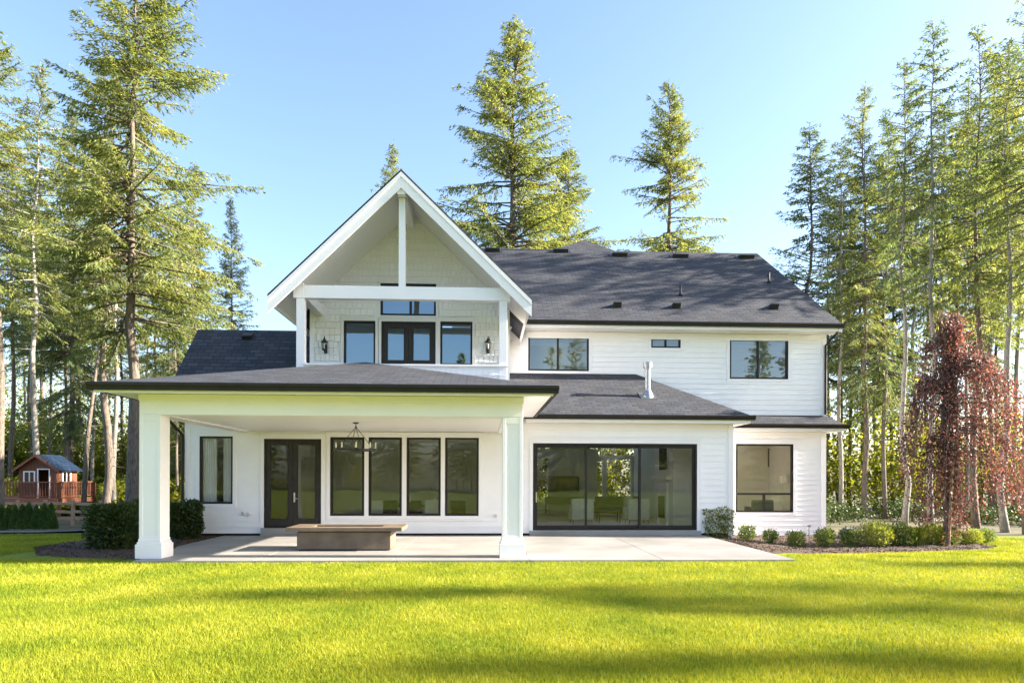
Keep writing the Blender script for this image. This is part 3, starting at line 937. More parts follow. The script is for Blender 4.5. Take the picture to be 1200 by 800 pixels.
mb = MB(); gutter(mb, GX1 + .35, MRX + .02, ME - .002, MZE - .01, .14); mb.build('gutter', 'bronze', H_)
mb = MB(); mb.box(GX1 + .02, MRX - .02, ME + .003, YU - .035, 6.555, 6.61); mb.box(GX1 + .3, MRX - .01, ME, ME + .02, 6.61, MZE - .075)
mb.prism([(MRX - .03, ME, MZE - .28), (MRX - .03, ME, MZE - .075), (MRX - .03, MRY, MRZ - .075), (MRX - .03, MRY, MRZ - .28)], (.028, 0, 0))
mb.build('main_soffit', 'trim', H_)
MB().face([(1.4, ysk, zsk - .03), (6.9, ysk, zsk - .03), (6.9, 32.3, MRZ - 2.03), (1.4, 32.3, MRZ - 2.03)]).build('added_light_opening', 'glass', H_)  # unseen glazed opening added in the rear slope to brighten the great room
# rear cross roof whose peak shows over the ridge
px_ = PX(685, 31.0, 282); pz_ = PZ(685, 281, 31.0)
mb = MB()
slab(mb, [(px_ - 2.9, MRY - .3, MRZ - .5), (px_ + 2.2, MRY - .3, MRZ - .5), (px_, 31.0, pz_)], .06)
slab(mb, [(px_ + 2.2, MRY - .3, MRZ - .5), (px_ + 2.2, 32.2, MRZ - .9), (px_, 32.2, pz_), (px_, 31.0, pz_)], .06)
slab(mb, [(px_ - 2.9, 32.2, MRZ - .9), (px_ - 2.9, MRY - .3, MRZ - .5), (px_, 31.0, pz_), (px_, 32.2, pz_)], .06)
mb.build('rear_roof', 'shingle', H_)
# left wing roof
LRX, LRY, LRZ = PX(232, 22.06, 386), 22.06, PZ(232, 386, 22.06)
LE, LZE = 19.4, 3.50
mb = MB()
slab(mb, [(LRX, LE, LZE), (GX0 + .3, LE, LZE), (GX0 + .3, LRY, LRZ), (LRX, LRY, LRZ)], .07)
slab(mb, [(LRX, LRY, LRZ), (GX0 + .3, LRY, LRZ), (GX0 + .3, 25.2, 3.3), (LRX, 25.2, 3.3)], .07)
left_roof = mb.build('wing_roof', 'shingle', H_)
mb = MB()
mb.prism([(LRX + .01, LE, LZE - .27), (LRX + .01, LE, LZE - .075), (LRX + .01, LRY, LRZ - .075), (LRX + .01, LRY, LRZ - .3)], (.03, 0, 0))
mb.box(LRX + .05, EXL - .14, LE + .01, YW - .04, 3.29, 3.34)
mb.build('wing_fascia', 'trim', H_)
mb = MB(); gutter(mb, LRX, EXL - .14, LE - .002, LZE - .01); mb.build('gutter', 'bronze', H_)

# gable porch over the balcony
YB = 27.0
def gp(x, y, dz=0): return (x, y, gable_top(x) + dz)
mb = MB()
slab(mb, [gp(GCX + GHW, YGF), gp(GCX + GHW, YB), gp(GCX, YB), gp(GCX, YGF)], .07)
slab(mb, [gp(GCX - GHW, YB), gp(GCX - GHW, YGF), gp(GCX, YGF), gp(GCX, YB)], .07)
gable_roof = mb.build('gable_roof', 'shingle', H_)
for sg in (1, -1):
    mb = MB()
    xo = GCX + sg * (GHW - .004)
    # bargeboard with square-cut tail, then a thinner upper strip
    poly = [(GCX, YGF + .004, GAP - .075), (xo, YGF + .004, gable_top(xo) - .075), (xo, YGF + .004, gable_top(xo) - .075 - .40), (GCX, YGF + .004, GAP - .075 - .40)]
    mb.prism(poly, (0, .05, 0))
    poly = [(GCX, YGF - .02, GAP - .072), (xo, YGF - .02, gable_top(xo) - .072), (xo, YGF - .02, gable_top(xo) - .072 - .12), (GCX, YGF - .02, GAP - .072 - .12)]
    mb.prism(poly, (0, .0235, 0))
    mb.build('bargeboard', 'trim', H_)
mb = MB()
for sg in (1, -1):
    xa, xb = GCX + sg * .02, GCX + sg * (GHW - .03)
    q = [(xa, YGF + .055, gable_top(xa) - .20), (xb, YGF + .055, gable_top(xb) - .20), (xb, YG + .02, gable_top(xb) - .20), (xa, YG + .02, gable_top(xa) - .20)]
    L = math.hypot(1, GSL)
    mb.face(q, [(YGF, xa * L), (YGF, xb * L), (YG, xb * L), (YG, xa * L)])
mb.build('gable_ceiling', 'boards', H_)
mb = MB()
for sg in (1, -1):   # side fascia under the eaves
    xb = GCX + sg * (GHW - .02)
    mb = MB(); mb.box(min(xb, xb - sg * .03), max(xb, xb - sg * .03), YGF + .056, YB - 4.0, gable_top(xb) - .26, gable_top(xb) - .075)
    mb.build('gable_fascia', 'trim', H_)
mb = MB(); mb.box(GCX - .10, GCX + .10, YGF + .06, YG + .01, GAP - .62, GAP - .22); mb.build('ridge_beam', 'trim', H_)
YPO = 17.85
BB0, BB1 = PZ(470, 350.5, YPO), PZ(470, 335.5, YPO)
PLX, PRX = PX(347, YPO, 390), PX(594.5, YPO, 390)
mb = MB()
mb.box(PLX + .08, PRX - .08, YPO, YPO + .2, BB0, BB1)
mb.build('tie_beam', 'trim', H_, bevel=.006)
for cx in (PLX + .105, PRX - .105):
    mb = MB()
    mb.box(cx - .105, cx + .105, YPO + .01, YPO + .2, 3.6, BB0 - .004)
    mb.box(cx - .15, cx + .15, YPO - .03, YPO + .24, BB0 - .002, BB0 + .09) if False else None
    mb.build('gable_post', 'trim', H_, bevel=.005)
    mb = MB(); sgn = -1 if cx < GCX else 1
    mb.box(cx - .105, cx + .105, YPO + .21, YG - .03, BB0 + .03, BB1 - .02)
    mb.box(cx - .13 + (sgn * .05), cx + .13 + (sgn * .05), YPO - .005, YPO + .205, BB0 - .003, BB1 + .05)
    mb.build('side_beam', 'trim', H_, bevel=.005)
KX = PX(471, YPO, 280)
mb = MB(); mb.box(KX - .085, KX + .085, YPO + .02, YPO + .19, BB1 + .002, GAP - .50); mb.box(KX - .12, KX + .12, YPO + .0, YPO + .2, GAP - .62, GAP - .50)
mb.build('king_post', 'trim', H_, bevel=.005)
# balcony parapet with cap and its own shingles
PT = PZ(480, 426.5, YPO)
mb = MB(); mb.box(PLX + .22, PRX, YPO + .03, YPO + .18, 3.6, PT - .05)
r_ = random.Random(9); z = 3.62
while z < PT - .08:
    x = PLX + .22
    while x < PRX:
        wd = r_.uniform(.1, .19); b = min(x + wd - .006, PRX); dz = r_.uniform(-.01, .01)
        mb.face([(x, YPO + .008, z + dz), (b, YPO + .008, z + dz), (b, YPO + .026, min(z + .2, PT - .05)), (x, YPO + .026, min(z + .2, PT - .05))]); x += wd
    z += .18
mb.build('balcony_parapet', 'white', H_)
mb = MB(); mb.box(PLX + .2, PRX + .02, YPO - .02, YPO + .21, PT - .05, PT); mb.build('parapet_cap', 'trim', H_, bevel=.004)
mb = MB(); mb.box(PLX, PRX, YPO + .2, YG - .01, 3.62, 3.7); mb.build('balcony_floor', 'concrete', H_)
mb = MB(); mb.box(GX0 - .02, GX0 + .1, YG - .04, YG + .05, 3.7, gable_top(GX0) - .22); mb.build('corner_board', 'trim', H_)
mb = MB(); mb.box(GX1 - .1, GX1 + .02, YG - .04, YG + .05, 3.7, gable_top(GX1) - .22); mb.build('corner_board', 'trim', H_)

# downspouts
mb = MB()
xd = UX1 - .04
mb.tube([(xd + .18, ME + .03, MZE - .15), (xd + .18, ME + .08, 6.52), (xd + .02, YU - .08, 6.18), (xd + .02, YU - .08, BZE + .36)], .045, 8)
mb.build('downspout', 'bronze', H_)
mb = MB(); xd = LX0 - .07
mb.tube([(xd - .28, LE + .0, LZE - .14), (xd - .28, LE + .05, 3.24), (xd, YW - .06, 2.85), (xd, YW - .06, .1), (xd - .12, YW - .2, .03)], .045, 8)
mb.build('downspout', 'bronze', H_)
mb = MB(); mb.tube([(BX1 + .22, YU - .9, BZE - .13), (BX1 + .22, YU - .85, 3.1), (BX1 + .10, YU - .10, 2.75)], .045, 8); mb.build('downspout', 'bronze', H_)

# roof fittings, found where their sight lines meet the roof planes
def on_plane(x, y, ey, ez, sl):
    lo, hi = 8.0, 60.0
    for _ in range(50):
        m_ = (lo + hi) / 2
        if PZ(x, y, m_) > ez + sl * (m_ - ey): lo = m_
        else: hi = m_
    return Vector((PX(x, m_, y), m_, ez + sl * (m_ - ey)))
def low_vent(p, sl, parent, wd=.36, dp=.36, h=.11):
    """low slant-backed roof vent"""
    a = math.atan(sl)
    up = Vector((0, math.cos(a), math.sin(a))); nn = Vector((0, -math.sin(a), math.cos(a))); rt = Vector((1, 0, 0))
    mb = MB()
    def q(u, v, n): return p + rt * u + up * v + nn * n
    mb.prism([q(-wd * .7, -dp * .7, .004), q(-wd * .7, dp * .7, .004), q(-wd * .7, dp * .7, .012), q(-wd * .7, -dp * .7, .012)], rt * wd * 1.4)
    mb.prism([q(-wd / 2, -dp / 2, .012), q(-wd / 2, dp / 2, .012), q(-wd / 2, dp / 2, h * .25), q(-wd / 2, -dp * .3, h), q(-wd / 2, -dp / 2, h)], rt * wd)
    return mb.build('roof_vent', 'black', parent, bevel=.008)
for (x, y) in ((577, 292), (657, 293), (726, 297.5), (797, 299), (874, 300)):
    low_vent(on_plane(x, y + 2, ME, MZE, MSL), MSL, main_roof, .62, .30, .16)
for (x, y) in ((723, 359), (792, 360), (906, 361)):
    low_vent(on_plane(x, y, ME, MZE, MSL), MSL, main_roof, .26, .26, .2)
low_vent(on_plane(291, 394, LE, LZE, (LRZ - LZE) / (LRY - LE)), (LRZ - LZE) / (LRY - LE), left_roof, .3, .3, .12)
for (x, y, hh) in ((797.5, 346, .38), (901, 331, .38)):
    p = on_plane(x, y, ME, MZE, MSL)
    mb = MB(); mb.lathe([(.10, 0), (.055, .07), (.05, .08), (.042, .09), (.042, hh), (.03, hh + .01)], p, 12); mb.build('vent_pipe', 'black', main_roof)
p = on_plane(759, 464, BE, BZE, (BT - BZE) / (YU - .03 - BE))
mb = MB(); mb.box(p.x - .23, p.x + .23, p.y - .22, p.y + .26, p.z - .12, p.z - .02) if False else None
a = math.atan((BT - BZE) / (YU - .03 - BE))
mb.prism([(p.x - .25, p.y - .22, p.z - .22 * math.tan(a) + .004), (p.x + .25, p.y - .22, p.z - .22 * math.tan(a) + .004), (p.x + .25, p.y + .26, p.z + .26 * math.tan(a) + .004), (p.x - .25, p.y + .26, p.z + .26 * math.tan(a) + .004)], (0, 0, .012))
mb.lathe([(.19, -.12), (.17, .0), (.12, .12), (.10, .17), (.10, .18), (.085, .185), (.085, .82), (.10, .825), (.10, .86), (.135, .865), (.135, 1.0), (.14, 1.0), (.14, 1.02), (.05, 1.05)], p, 20)
mb.build('flue_pipe', 'steel', bay_roof, smooth=False)
# wall fittings on the porch wall
def wall_plate(x, y, D, name, label, cat, wd=.09, h=.13, mat='trim'):
    X, Y, Z = P(x, y, D)
    t = thing(name, label, cat, (X, D - .03, Z))
    MB().box(X - wd / 2, X + wd / 2, D - .035, D - .018, Z - h / 2, Z + h / 2).build('cover_plate', mat, t, bevel=.004)
    MB().box(X - wd / 3, X + wd / 3, D - .06, D - .036, Z - h / 3, Z + h / 3).build('outlet_lid', 'nickel', t, bevel=.004)
wall_plate(581, 604, YW, 'wall_outlet', 'small outdoor socket low on the wall right of the four windows', 'outlet')
wall_plate(285, 601, YW, 'wall_outlet', 'small outdoor socket low on the wall between the far left window and the double door', 'outlet')
X, Y, Z = P(292, 603, YW)
t = thing('hose_tap', 'round outdoor hose tap on the wall left of the dark double door', 'tap', (X, YW - .03, Z))
MB().tube([(X, YW - .005, Z), (X, YW - .06, Z), (X, YW - .10, Z - .05)], [.03, .022, .018], 10).build('spout', 'nickel', t)
MB().tube([(X - .002, YW - .06, Z + .05), (X + .002, YW - .061, Z + .065)], .04, 12).build('wheel_handle', 'nickel', t)

# carriage lanterns beside the balcony doors
def lantern(x, label):
    X, Y, Z = P(x, 407, YG)
    t = thing('wall_lantern', label, 'lantern', (X, YG - .03, Z), 'lanterns beside the balcony doors')
    y = YG - .20
    MB().box(X - .05, X + .05, YG - .045, YG - .026, Z - .18, Z + .08).build('wall_plate', 'black', t, bevel=.004)
    MB().tube([(X, YG - .03, Z - .1), (X, YG - .10, Z - .16), (X, y, Z - .17), (X, y, Z - .13)], .012, 6).build('bracket', 'black', t)
    MB().lathe([(.03, -.13), (.055, -.12), (.06, -.10), (.085, -.095), (.085, -.085), (.02, -.08)], (X, y, Z), 8).build('base', 'black', t)
    mb = MB()
    for k in range(6):
        an = k * math.pi / 3
        c, s_ = math.cos(an), math.sin(an)
        mb.bar((X + .06 * c, y + .06 * s_, Z - .085), (X + .09 * c, y + .09 * s_, Z + .11), .012, .012)
    mb.build('cage', 'black', t)
    MB().lathe([(.012, -.08), (.012, .0), (.022, .02), (.015, .05), (.002, .07)], (X, y, Z), 8).build('candle', 'bulb', t)
    MB().lathe([(.105, .108), (.105, .118), (.06, .17), (.045, .18), (.045, .20), (.02, .235), (.012, .25), (.02, .265), (.004, .30)], (X, y, Z), 8).build('cap', 'black', t)
lantern(382, 'black lantern on the gable wall left of the balcony windows')
lantern(572, 'black lantern on the gable wall right of the balcony windows')

# ------------------------------------------------------------------ things on the patio
# fire table
fy = PG(400, 645, 0)[1]
fx0, fx1 = PX(348, fy), PX(458, fy)
tx0, tx1 = PX(335, fy - .12), PX(471, fy - .12)
zt = PZ(400, 617.5, fy)
ft = thing('fire_table', 'long low brown concrete fire table on the patio between the white columns', 'fire table', ((fx0 + fx1) / 2, fy + .5, 0))
MB().box(fx0, fx1, fy, fy + .95, 0.03, zt - .105).build('base', 'firestone', ft, bevel=.012)
MB().box(fx0 + .04, fx1 - .04, fy + .04, fy + .91, 0.0, .03).build('foot', 'black', ft)
mb = MB()
a0, a1, b0, b1 = tx0, tx1, fy - .14, fy + 1.09
mb.box(a0, a1, b0, b0 + .38, zt - .08, zt); mb.box(a0, a1, b1 - .38, b1, zt - .08, zt)
mb.box(a0, a0 + .5, b0 + .38, b1 - .38, zt - .08, zt); mb.box(a1 - .5, a1, b0 + .38, b1 - .38, zt - .08, zt)
mb.build('table_top', 'firestone', ft)
mb = MB(); mb.box(a0 + .52, a1 - .52, b0 + .40, b1 - .40, zt - .09, zt - .03)
mb.build('burner_tray', 'black', ft)
mb = MB(); r_ = random.Random(4)
mb.box((fx0 + fx1) / 2 - .25, (fx0 + fx1) / 2 + .25, fy - .012, fy - .002, .12, .30); mb.build('access_panel', 'firestone', ft, bevel=.004)

# chandelier
chx, chy = PX(417, 16.4, 520), 16.4
chz = PZ(417, 527, chy)
ch = thing('chandelier', 'black iron ring chandelier hanging from the porch ceiling', 'chandelier', (chx, chy, BZ))
MB().lathe([(.07, -.03), (.07, -.005), (.02, 0)], (chx, chy, BZ + .028), 16).build('ceiling_rose', 'black', ch)
rr = .46
MB().tube([(chx + rr * math.cos(k * math.pi / 20), chy + rr * math.sin(k * math.pi / 20), chz) for k in range(41)], .018, 8, False).build('ring', 'black', ch)
mb = MB()
mb.tube([(chx, chy, BZ), (chx, chy, BZ - .07)], .009, 6); mb.lathe([(.005, 0), (.03, .02), (.005, .05)], (chx, chy, BZ - .10), 10)
for k in range(4):
    an = k * math.pi / 2 + .5
    mb.tube([(chx, chy, BZ - .08), (chx + rr * math.cos(an), chy + rr * math.sin(an), chz)], .007, 6)
mb.build('hanging_rods', 'black', ch)
for k in range(8):
    an = k * math.pi / 4 + .2
    c = (chx + rr * math.cos(an), chy + rr * math.sin(an), chz)
    cup = MB().lathe([(.012, .01), (.04, .03), (.04, .036), (.014, .038)], c, 10).build('candle_cup', 'black', ch)
    MB().lathe([(.016, .037), (.016, .12), (.018, .13), (.014, .16), (.002, .185)], c, 10).build('candle', 'bulb', cup)

# ------------------------------------------------------------------ furniture seen through the glass
def armchair(x, y, label):
    t = thing('armchair', label, 'armchair', (x, y, .02), 'pale armchairs in the living room')
    MB().box(x - .40, x + .40, y - .42, y - .22, .18, .93).build('backrest', 'linen', t, bevel=.05)
    MB().box(x - .30, x + .30, y - .21, y + .40, .20, .48).build('seat', 'linen', t, bevel=.05)
    for s in (-1, 1):
        MB().box(min(x + s * .31, x + s * .44), max(x + s * .31, x + s * .44), y - .21, y + .40, .18, .64).build('armrest', 'linen', t, bevel=.04)
    for sx in (-.34, .34):
        for sy in (-.36, .34):
            MB().tube([(x + sx, y + sy, .02), (x + sx * .95, y + sy, .18)], [.014, .022], 8).build('leg', 'darkwood', t)
armchair(PX(681, 24.3, 590), 24.3, 'pale linen armchair behind the left panel of the sliding door')
armchair(PX(746, 24.3, 590), 24.3, 'pale linen armchair behind the middle panel of the sliding door')
x, y = PX(713, 25.1, 600), 25.1
t = thing('coffee_table', 'dark coffee table between the two pale armchairs', 'table', (x, y, .02))
MB().box(x - .42, x + .42, y - .28, y + .28, .40, .44).build('table_top', 'darkwood', t, bevel=.006)
for sx in (-.38, .38):
    for sy in (-.24, .24): MB().box(x + sx - .018, x + sx + .018, y + sy - .018, y + sy + .018, .02, .40).build('leg', 'black', t)
x, y = PX(724, 29.5, 590), 29.5
t = thing('sofa', 'dark teal sofa at the back of the living room under the bright window', 'sofa', (x, y, .02))
MB().box(x - .95, x + .95, y - .4, y + .3, .12, .42).build('seat', 'charcoal', t, bevel=.04)
MB().box(x - .95, x + .95, y + .1, y + .38, .42, .85).build('backrest', 'charcoal', t, bevel=.05)
for s in (-1, 1): MB().box(x + s * .95 - .1, x + s * .95 + .1, y - .4, y + .36, .1, .62).build('armrest', 'charcoal', t, bevel=.04)
for s in (-.6, -.1, .45): MB().box(x + s - .2, x + s + .2, y - .06, y + .09, .44, .82).build('cushion', 'teal' if s < .2 else 'linen', t, bevel=.05)
x, y = PX(672, 28.1, 560), BKY - .04
t = thing('television', 'wall mounted black television above the long console', 'television', (x, y, 1.3))
MB().box(x - .70, x + .70, y - .05, y + .03, .98, 1.72).build('bezel', 'black', t, bevel=.006)
MB().box(x - .67, x + .67, y - .056, y - .051, 1.01, 1.69).build('screen', 'screen', t)
t = thing('console', 'long dark console below the television', 'console', (x, y - .3, .02))
MB().box(x - .9, x + .9, y - .45, y - .05, .45, .78).build('cabinet', 'darkwood', t, bevel=.006)
for sx in (-.85, .85):
    for sy in (-.42, -.08): MB().box(x + sx - .02, x + sx + .02, y + sy - .02, y + sy + .02, .02, .45).build('leg', 'black', t)
# fireplace breast on the right wall: part of the house
fbx = 6.42
mb = MB(); mb.box(fbx, BX1 - .285, 22.7, 25.2, .02, 3.18); mb.build('chimney_breast', 'trim', H_)
br = H_
mb = MB(); mb.box(fbx - .06, fbx - .003, 23.45, 24.45, .25, 1.02); mb.build('firebox', 'black', H_)
mb = MB(); mb.box(fbx - .09, fbx - .002, 23.25, 23.44, .02, 1.25); mb.box(fbx - .09, fbx - .002, 24.46, 24.65, .02, 1.25); mb.box(fbx - .2, fbx - .002, 22.9, 25.0, 1.62, 1.74); mb.box(fbx - .09, fbx - .002, 23.25, 24.65, 1.25, 1.5); mb.build('mantel', 'trim', H_)
mb = MB()
for k in range(17): mb.box(fbx + .002, BX1 - .29, 22.685, 22.698, .05 + k * .18, .05 + k * .18 + .17)
mb.build('shiplap', 'trim', H_)
t = tag(MB().box(fbx - .04, fbx - .004, 23.5, 24.4, 1.95, 2.75).build('wall_art', 'charcoal'), 'dark square picture hung above the white mantel', 'picture')
# dining room
tx, ty = PX(476, 22.3, 590), 22.3
t = thing('dining_table', 'dark dining table behind the row of four windows', 'table', (tx, ty, .02))
MB().box(tx - 1.25, tx + 1.25, ty - .5, ty + .5, .72, .77).build('table_top', 'darkwood', t, bevel=.008)
for sx in (-1.1, 1.1):
    for sy in (-.4, .4): MB().box(tx + sx - .04, tx + sx + .04, ty + sy - .04, ty + sy + .04, .02, .72).build('leg', 'darkwood', t)
def dining_chair(x, y, face, label, mat='charcoal'):
    t = thing('dining_chair', label, 'chair', (x, y, .02), 'chairs around the dining table')
    s = face
    MB().box(x - .23, x + .23, y - .22, y + .22, .44, .52).build('seat', mat, t, bevel=.02)
    ya, yb = sorted((y - s * .23, y - s * .17))
    MB().box(x - .23, x + .23, ya, yb, .50, .95).build('backrest', mat, t, bevel=.02)
    for sx in (-.19, .19):
        for sy in (-.18, .18): MB().tube([(x + sx * 1.05, y + sy * 1.05, .02), (x + sx, y + sy, .45)], [.012, .02], 6).build('leg', 'darkwood', t)
for xx, wch, lb in ((443, 'linen', 'pale'), (458, 'charcoal', 'dark')):
    dining_chair(PX(xx, 21.5, 590), 21.5, 1, '%s dining chair behind the second of the four windows' % lb, wch)
dining_chair(PX(486, 21.5, 590), 21.5, 1, 'dark dining chair behind the third of the four windows, left of a paler chair', 'charcoal')
dining_chair(PX(507, 21.6, 590), 21.6, 1, 'pale dining chair behind the third of the four windows', 'linen')
dining_chair(PX(537, 21.5, 590), 21.5, 1, 'dark dining chair behind the fourth of the four windows', 'charcoal')
x = PX(549, ty + .05, 575)
t = thing('vase', 'white vase of pale flowers on the dining table', 'vase', (tx + .95, ty, .77))
vx, vy = tx + .95, ty
MB().lathe([(.05, .77), (.08, .83), (.085, .92), (.05, 1.0), (.055, 1.03)], (vx, vy, 0), 14).build('body', 'trim', t, smooth=True)
mb = MB(); r_ = random.Random(2)
for k in range(60):
    a, e = r_.uniform(0, 6.28), r_.uniform(.2, 1.4); rr_ = r_.uniform(.08, .24)
    c = Vector((vx + rr_ * math.cos(a) * math.cos(e), vy + rr_ * math.sin(a) * math.cos(e), 1.12 + rr_ * math.sin(e)))
    mb.lathe([(.004, -.02), (.03, -.005), (.03, .01), (.004, .025)], c, 6)
mb.build('blossoms', 'linen', t)
# lamp and pictures in the corner room
lx, ly = PX(917, 25.2, 560), 25.2
t = thing('floor_lamp', 'floor lamp with a white drum shade inside the right ground floor window', 'lamp', (lx, ly, .02))
zs = PZ(917, 557, ly)
MB().lathe([(.20, zs - .28), (.17, zs), (.165, zs), (.195, zs - .28)], (lx, ly, 0), 18).build('lamp_shade', 'linen', t)
MB().tube([(lx, ly, .04), (lx, ly, zs - .1)], .014, 8).build('stem', 'nickel', t)
MB().lathe([(.16, .02), (.16, .04), (.03, .06)], (lx, ly, 0), 16).build('base', 'nickel', t)
for k, xx in enumerate((903, 911, 920)):
    c = PX(xx, 27.0, 535); z_ = PZ(xx, 536, 27.0)
    t = thing('wall_picture', 'narrow framed picture, %s of the three on the corner room wall' % ('leftmost', 'middle', 'rightmost')[k], 'picture', (c, 26.97, z_), 'three narrow pictures in the corner room')
    MB().box(c - .11, c + .11, 26.95, 26.997, z_ - .36, z_ + .36).build('frame', 'darkwood', t)
    MB().box(c - .085, c + .085, 26.943, 26.949, z_ - .33, z_ + .33).build('print', 'linen', t)
x, y = PX(890, 24.6, 595), 24.6
t = thing('armchair', 'dark armchair behind the lower lights of the right ground floor window', 'armchair', (x, y, .02))
MB().box(x - .4, x + .4, y - .35, y - .18, .2, .88).build('backrest', 'charcoal', t, bevel=.05)
MB().box(x - .32, x + .32, y - .18, y + .36, .2, .46).build('seat', 'charcoal', t, bevel=.05)
for s in (-1, 1): MB().box(x + s * .38 - .06, x + s * .38 + .06, y - .18, y + .36, .18, .62).build('armrest', 'charcoal', t, bevel=.04)

# ------------------------------------------------------------------ leaf cards
def cards(C, A, Sd, ln, wd):
    """rhombic leaves: centres, long axes, side axes, lengths, widths"""
    A = A / np.maximum(np.linalg.norm(A, axis=1, keepdims=True), 1e-6)
    Sd = Sd - A * np.sum(A * Sd, 1, keepdims=True)
    Sd = Sd / np.maximum(np.linalg.norm(Sd, axis=1, keepdims=True), 1e-6)
    a = A * (np.asarray(ln).reshape(-1, 1) / 2); s = Sd * (np.asarray(wd).reshape(-1, 1) / 2)
    V = np.stack([C - a, C + s - a * .15, C + a, C - s - a * .15], 1).reshape(-1, 3)
    return V
def card_mesh(name, V, mat):
    return np_mesh(name, V, np.arange(len(V)).reshape(-1, 4), mat, 4)
def rdir(n, g=rng):
    v = g.normal(size=(n, 3)); return v / np.linalg.norm(v, axis=1, keepdims=True)

# ------------------------------------------------------------------ conifers
def conifer(name, seed, H, base, Rm, step=.10, mat='fir', bark='bark', tr=.24, droop=.30, prof=.85, gap=.2, nl=.30, nw=.085, lean=0.0, spread=1.0, sparse=1.0):
    """returns (trunk mesh, crown mesh): whorled limbs carrying hanging side sprays of needle clusters"""
    g = np.random.default_rng(seed)
    wob = g.normal(0, .10, (12, 2)); wob[0] = 0
    def axis(z):
        t = np.clip(z / H, 0, 1) * 11
        i = int(min(t, 10)); f = t - i
        o = wob[i] * (1 - f) + wob[i + 1] * f
        return np.array([o[0] + lean * z, o[1], z])
    tm = MB()
    zz = np.linspace(-.3, H, 20)
    tm.tube([axis(max(z, 0)) + np.array([0, 0, min(z, 0)]) for z in zz], [max(.012, tr * ((1 - max(z, 0) / H) ** .85) * (1.35 if z < .1 else 1.0)) for z in zz], 9)
    out = []
    z = base * H
    lop = g.uniform(0, 6.28)
    holes = [(g.uniform(base, .95) * H, g.uniform(0, 6.28)) for _ in range(7)]
    while z < H - .15:
        t = (z - base * H) / (H - base * H)
        z += step * g.uniform(.5, 1.5) * (1.25 - .5 * t)
        if g.random() < gap * (1 - t) + .05: continue
        az = g.uniform(0, 2 * math.pi)
        if any(abs(z - hz_) < .9 and abs((az - ha + math.pi) % (2 * math.pi) - math.pi) < .8 for hz_, ha in holes): continue
        env = (1 - t) ** prof * (min(1.0, .45 + t * 2.6))
        L = Rm * env * g.uniform(.55, 1.12) * (1 + .16 * math.cos(az - lop)) + .25
        if g.random() < .05: L *= 1.3
        el = R(-8 + 50 * t ** 1.6 + g.normal(0, 9))
        dr = droop * (1 - .6 * t) * g.uniform(.6, 1.4)
        d = np.array([math.cos(az), math.sin(az)]); side = np.array([-d[1], d[0], 0])
        c0 = axis(z)
        def bp(s):
            s = np.asarray(s)
            r = s * L * math.cos(el)
            zc = L * (math.sin(el) * s - dr * s ** 1.6 + .35 * dr * s ** 3.2)
            bend = .10 * L * np.sin(s * 3 + az) * .4
            return np.stack([c0[0] + d[0] * r + side[0] * bend, c0[1] + d[1] * r + side[1] * bend, c0[2] + zc], -1)
        pts = bp(np.linspace(0, 1, 5))
        r0 = .010 + .011 * L
        tm.tube(list(map(tuple, pts)), [r0, r0 * .8, r0 * .55, r0 * .35, .004], 4, False)
        n = max(3, int(L / .15 * sparse))
        s = np.sort(g.uniform(.12, 1.0, n)) ** .8
        sg = np.where(np.arange(n) % 2 == 0, 1.0, -1.0)
        bl = ((.10 + .30 * (1 - s)) * min(L, 4.0) * .62 + .14) * g.uniform(.6, 1.25, n)
        b0 = bp(s); b1 = bp(np.minimum(s + .03, 1.05)); tang = b1 - b0; tang /= np.linalg.norm(tang, axis=1, keepdims=True)
        dirs = tang * .75 + side[None] * (sg * g.uniform(.45, .95, n) * spread)[:, None] + np.array([0, 0, -1]) * g.uniform(.15, .6, n)[:, None]
        dirs /= np.linalg.norm(dirs, axis=1, keepdims=True)
        m = np.maximum(1, (bl / (nl * .42)).astype(int))
        m = m + 1; idx = np.repeat(np.arange(n), m)
        k = np.concatenate([np.arange(q) for q in m]); fr = (k + g.uniform(.1, .9, len(k))) / m[idx]
        C = b0[idx] + dirs[idx] * (fr * bl[idx])[:, None] + g.normal(0, .035, (len(idx), 3))
        C[:, 2] -= .16 * bl[idx] * fr ** 2
        A = dirs[idx] + g.normal(0, .33, (len(idx), 3)) + np.array([0, 0, -.22])
        Sd = np.cross(A, np.array([0, 0, 1.0])) + g.normal(0, .5, (len(idx), 3))
        out.append(cards(C, A, Sd, nl * g.uniform(.6, 1.2, len(idx)), nw * g.uniform(.7, 1.3, len(idx))))
    # leader
    C = np.stack([axis(H - q) for q in np.linspace(-.25, 1.2, 14)]) + g.normal(0, .04, (14, 3))
    out.append(cards(C, np.tile([0, 0, 1.0], (14, 1)) + g.normal(0, .5, (14, 3)), rdir(14, g), np.full(14, nl * .8), np.full(14, nw)))
    # dead stubs on the bare bole
    for q in range(int(base * H * 1.3)):
        z = g.uniform(min(.12, base * .5) * H, base * H + .5); az = g.uniform(0, 6.28); L = g.uniform(.2, 1.3)
        a = axis(z)
        tm.tube([tuple(a), (a[0] + L * math.cos(az), a[1] + L * math.sin(az), z - .15 * L)], [.018, .005], 4, False)
    tme = bpy.data.meshes.new(name + '_trunk'); tme.from_pydata(tm.v, [], tm.f); tme.update(); tme.materials.append(M[bark])
    tme.polygons.foreach_set('use_smooth', np.ones(len(tme.polygons), bool))
    return tme, card_mesh(name + '_crown', np.concatenate(out), M[mat]), H

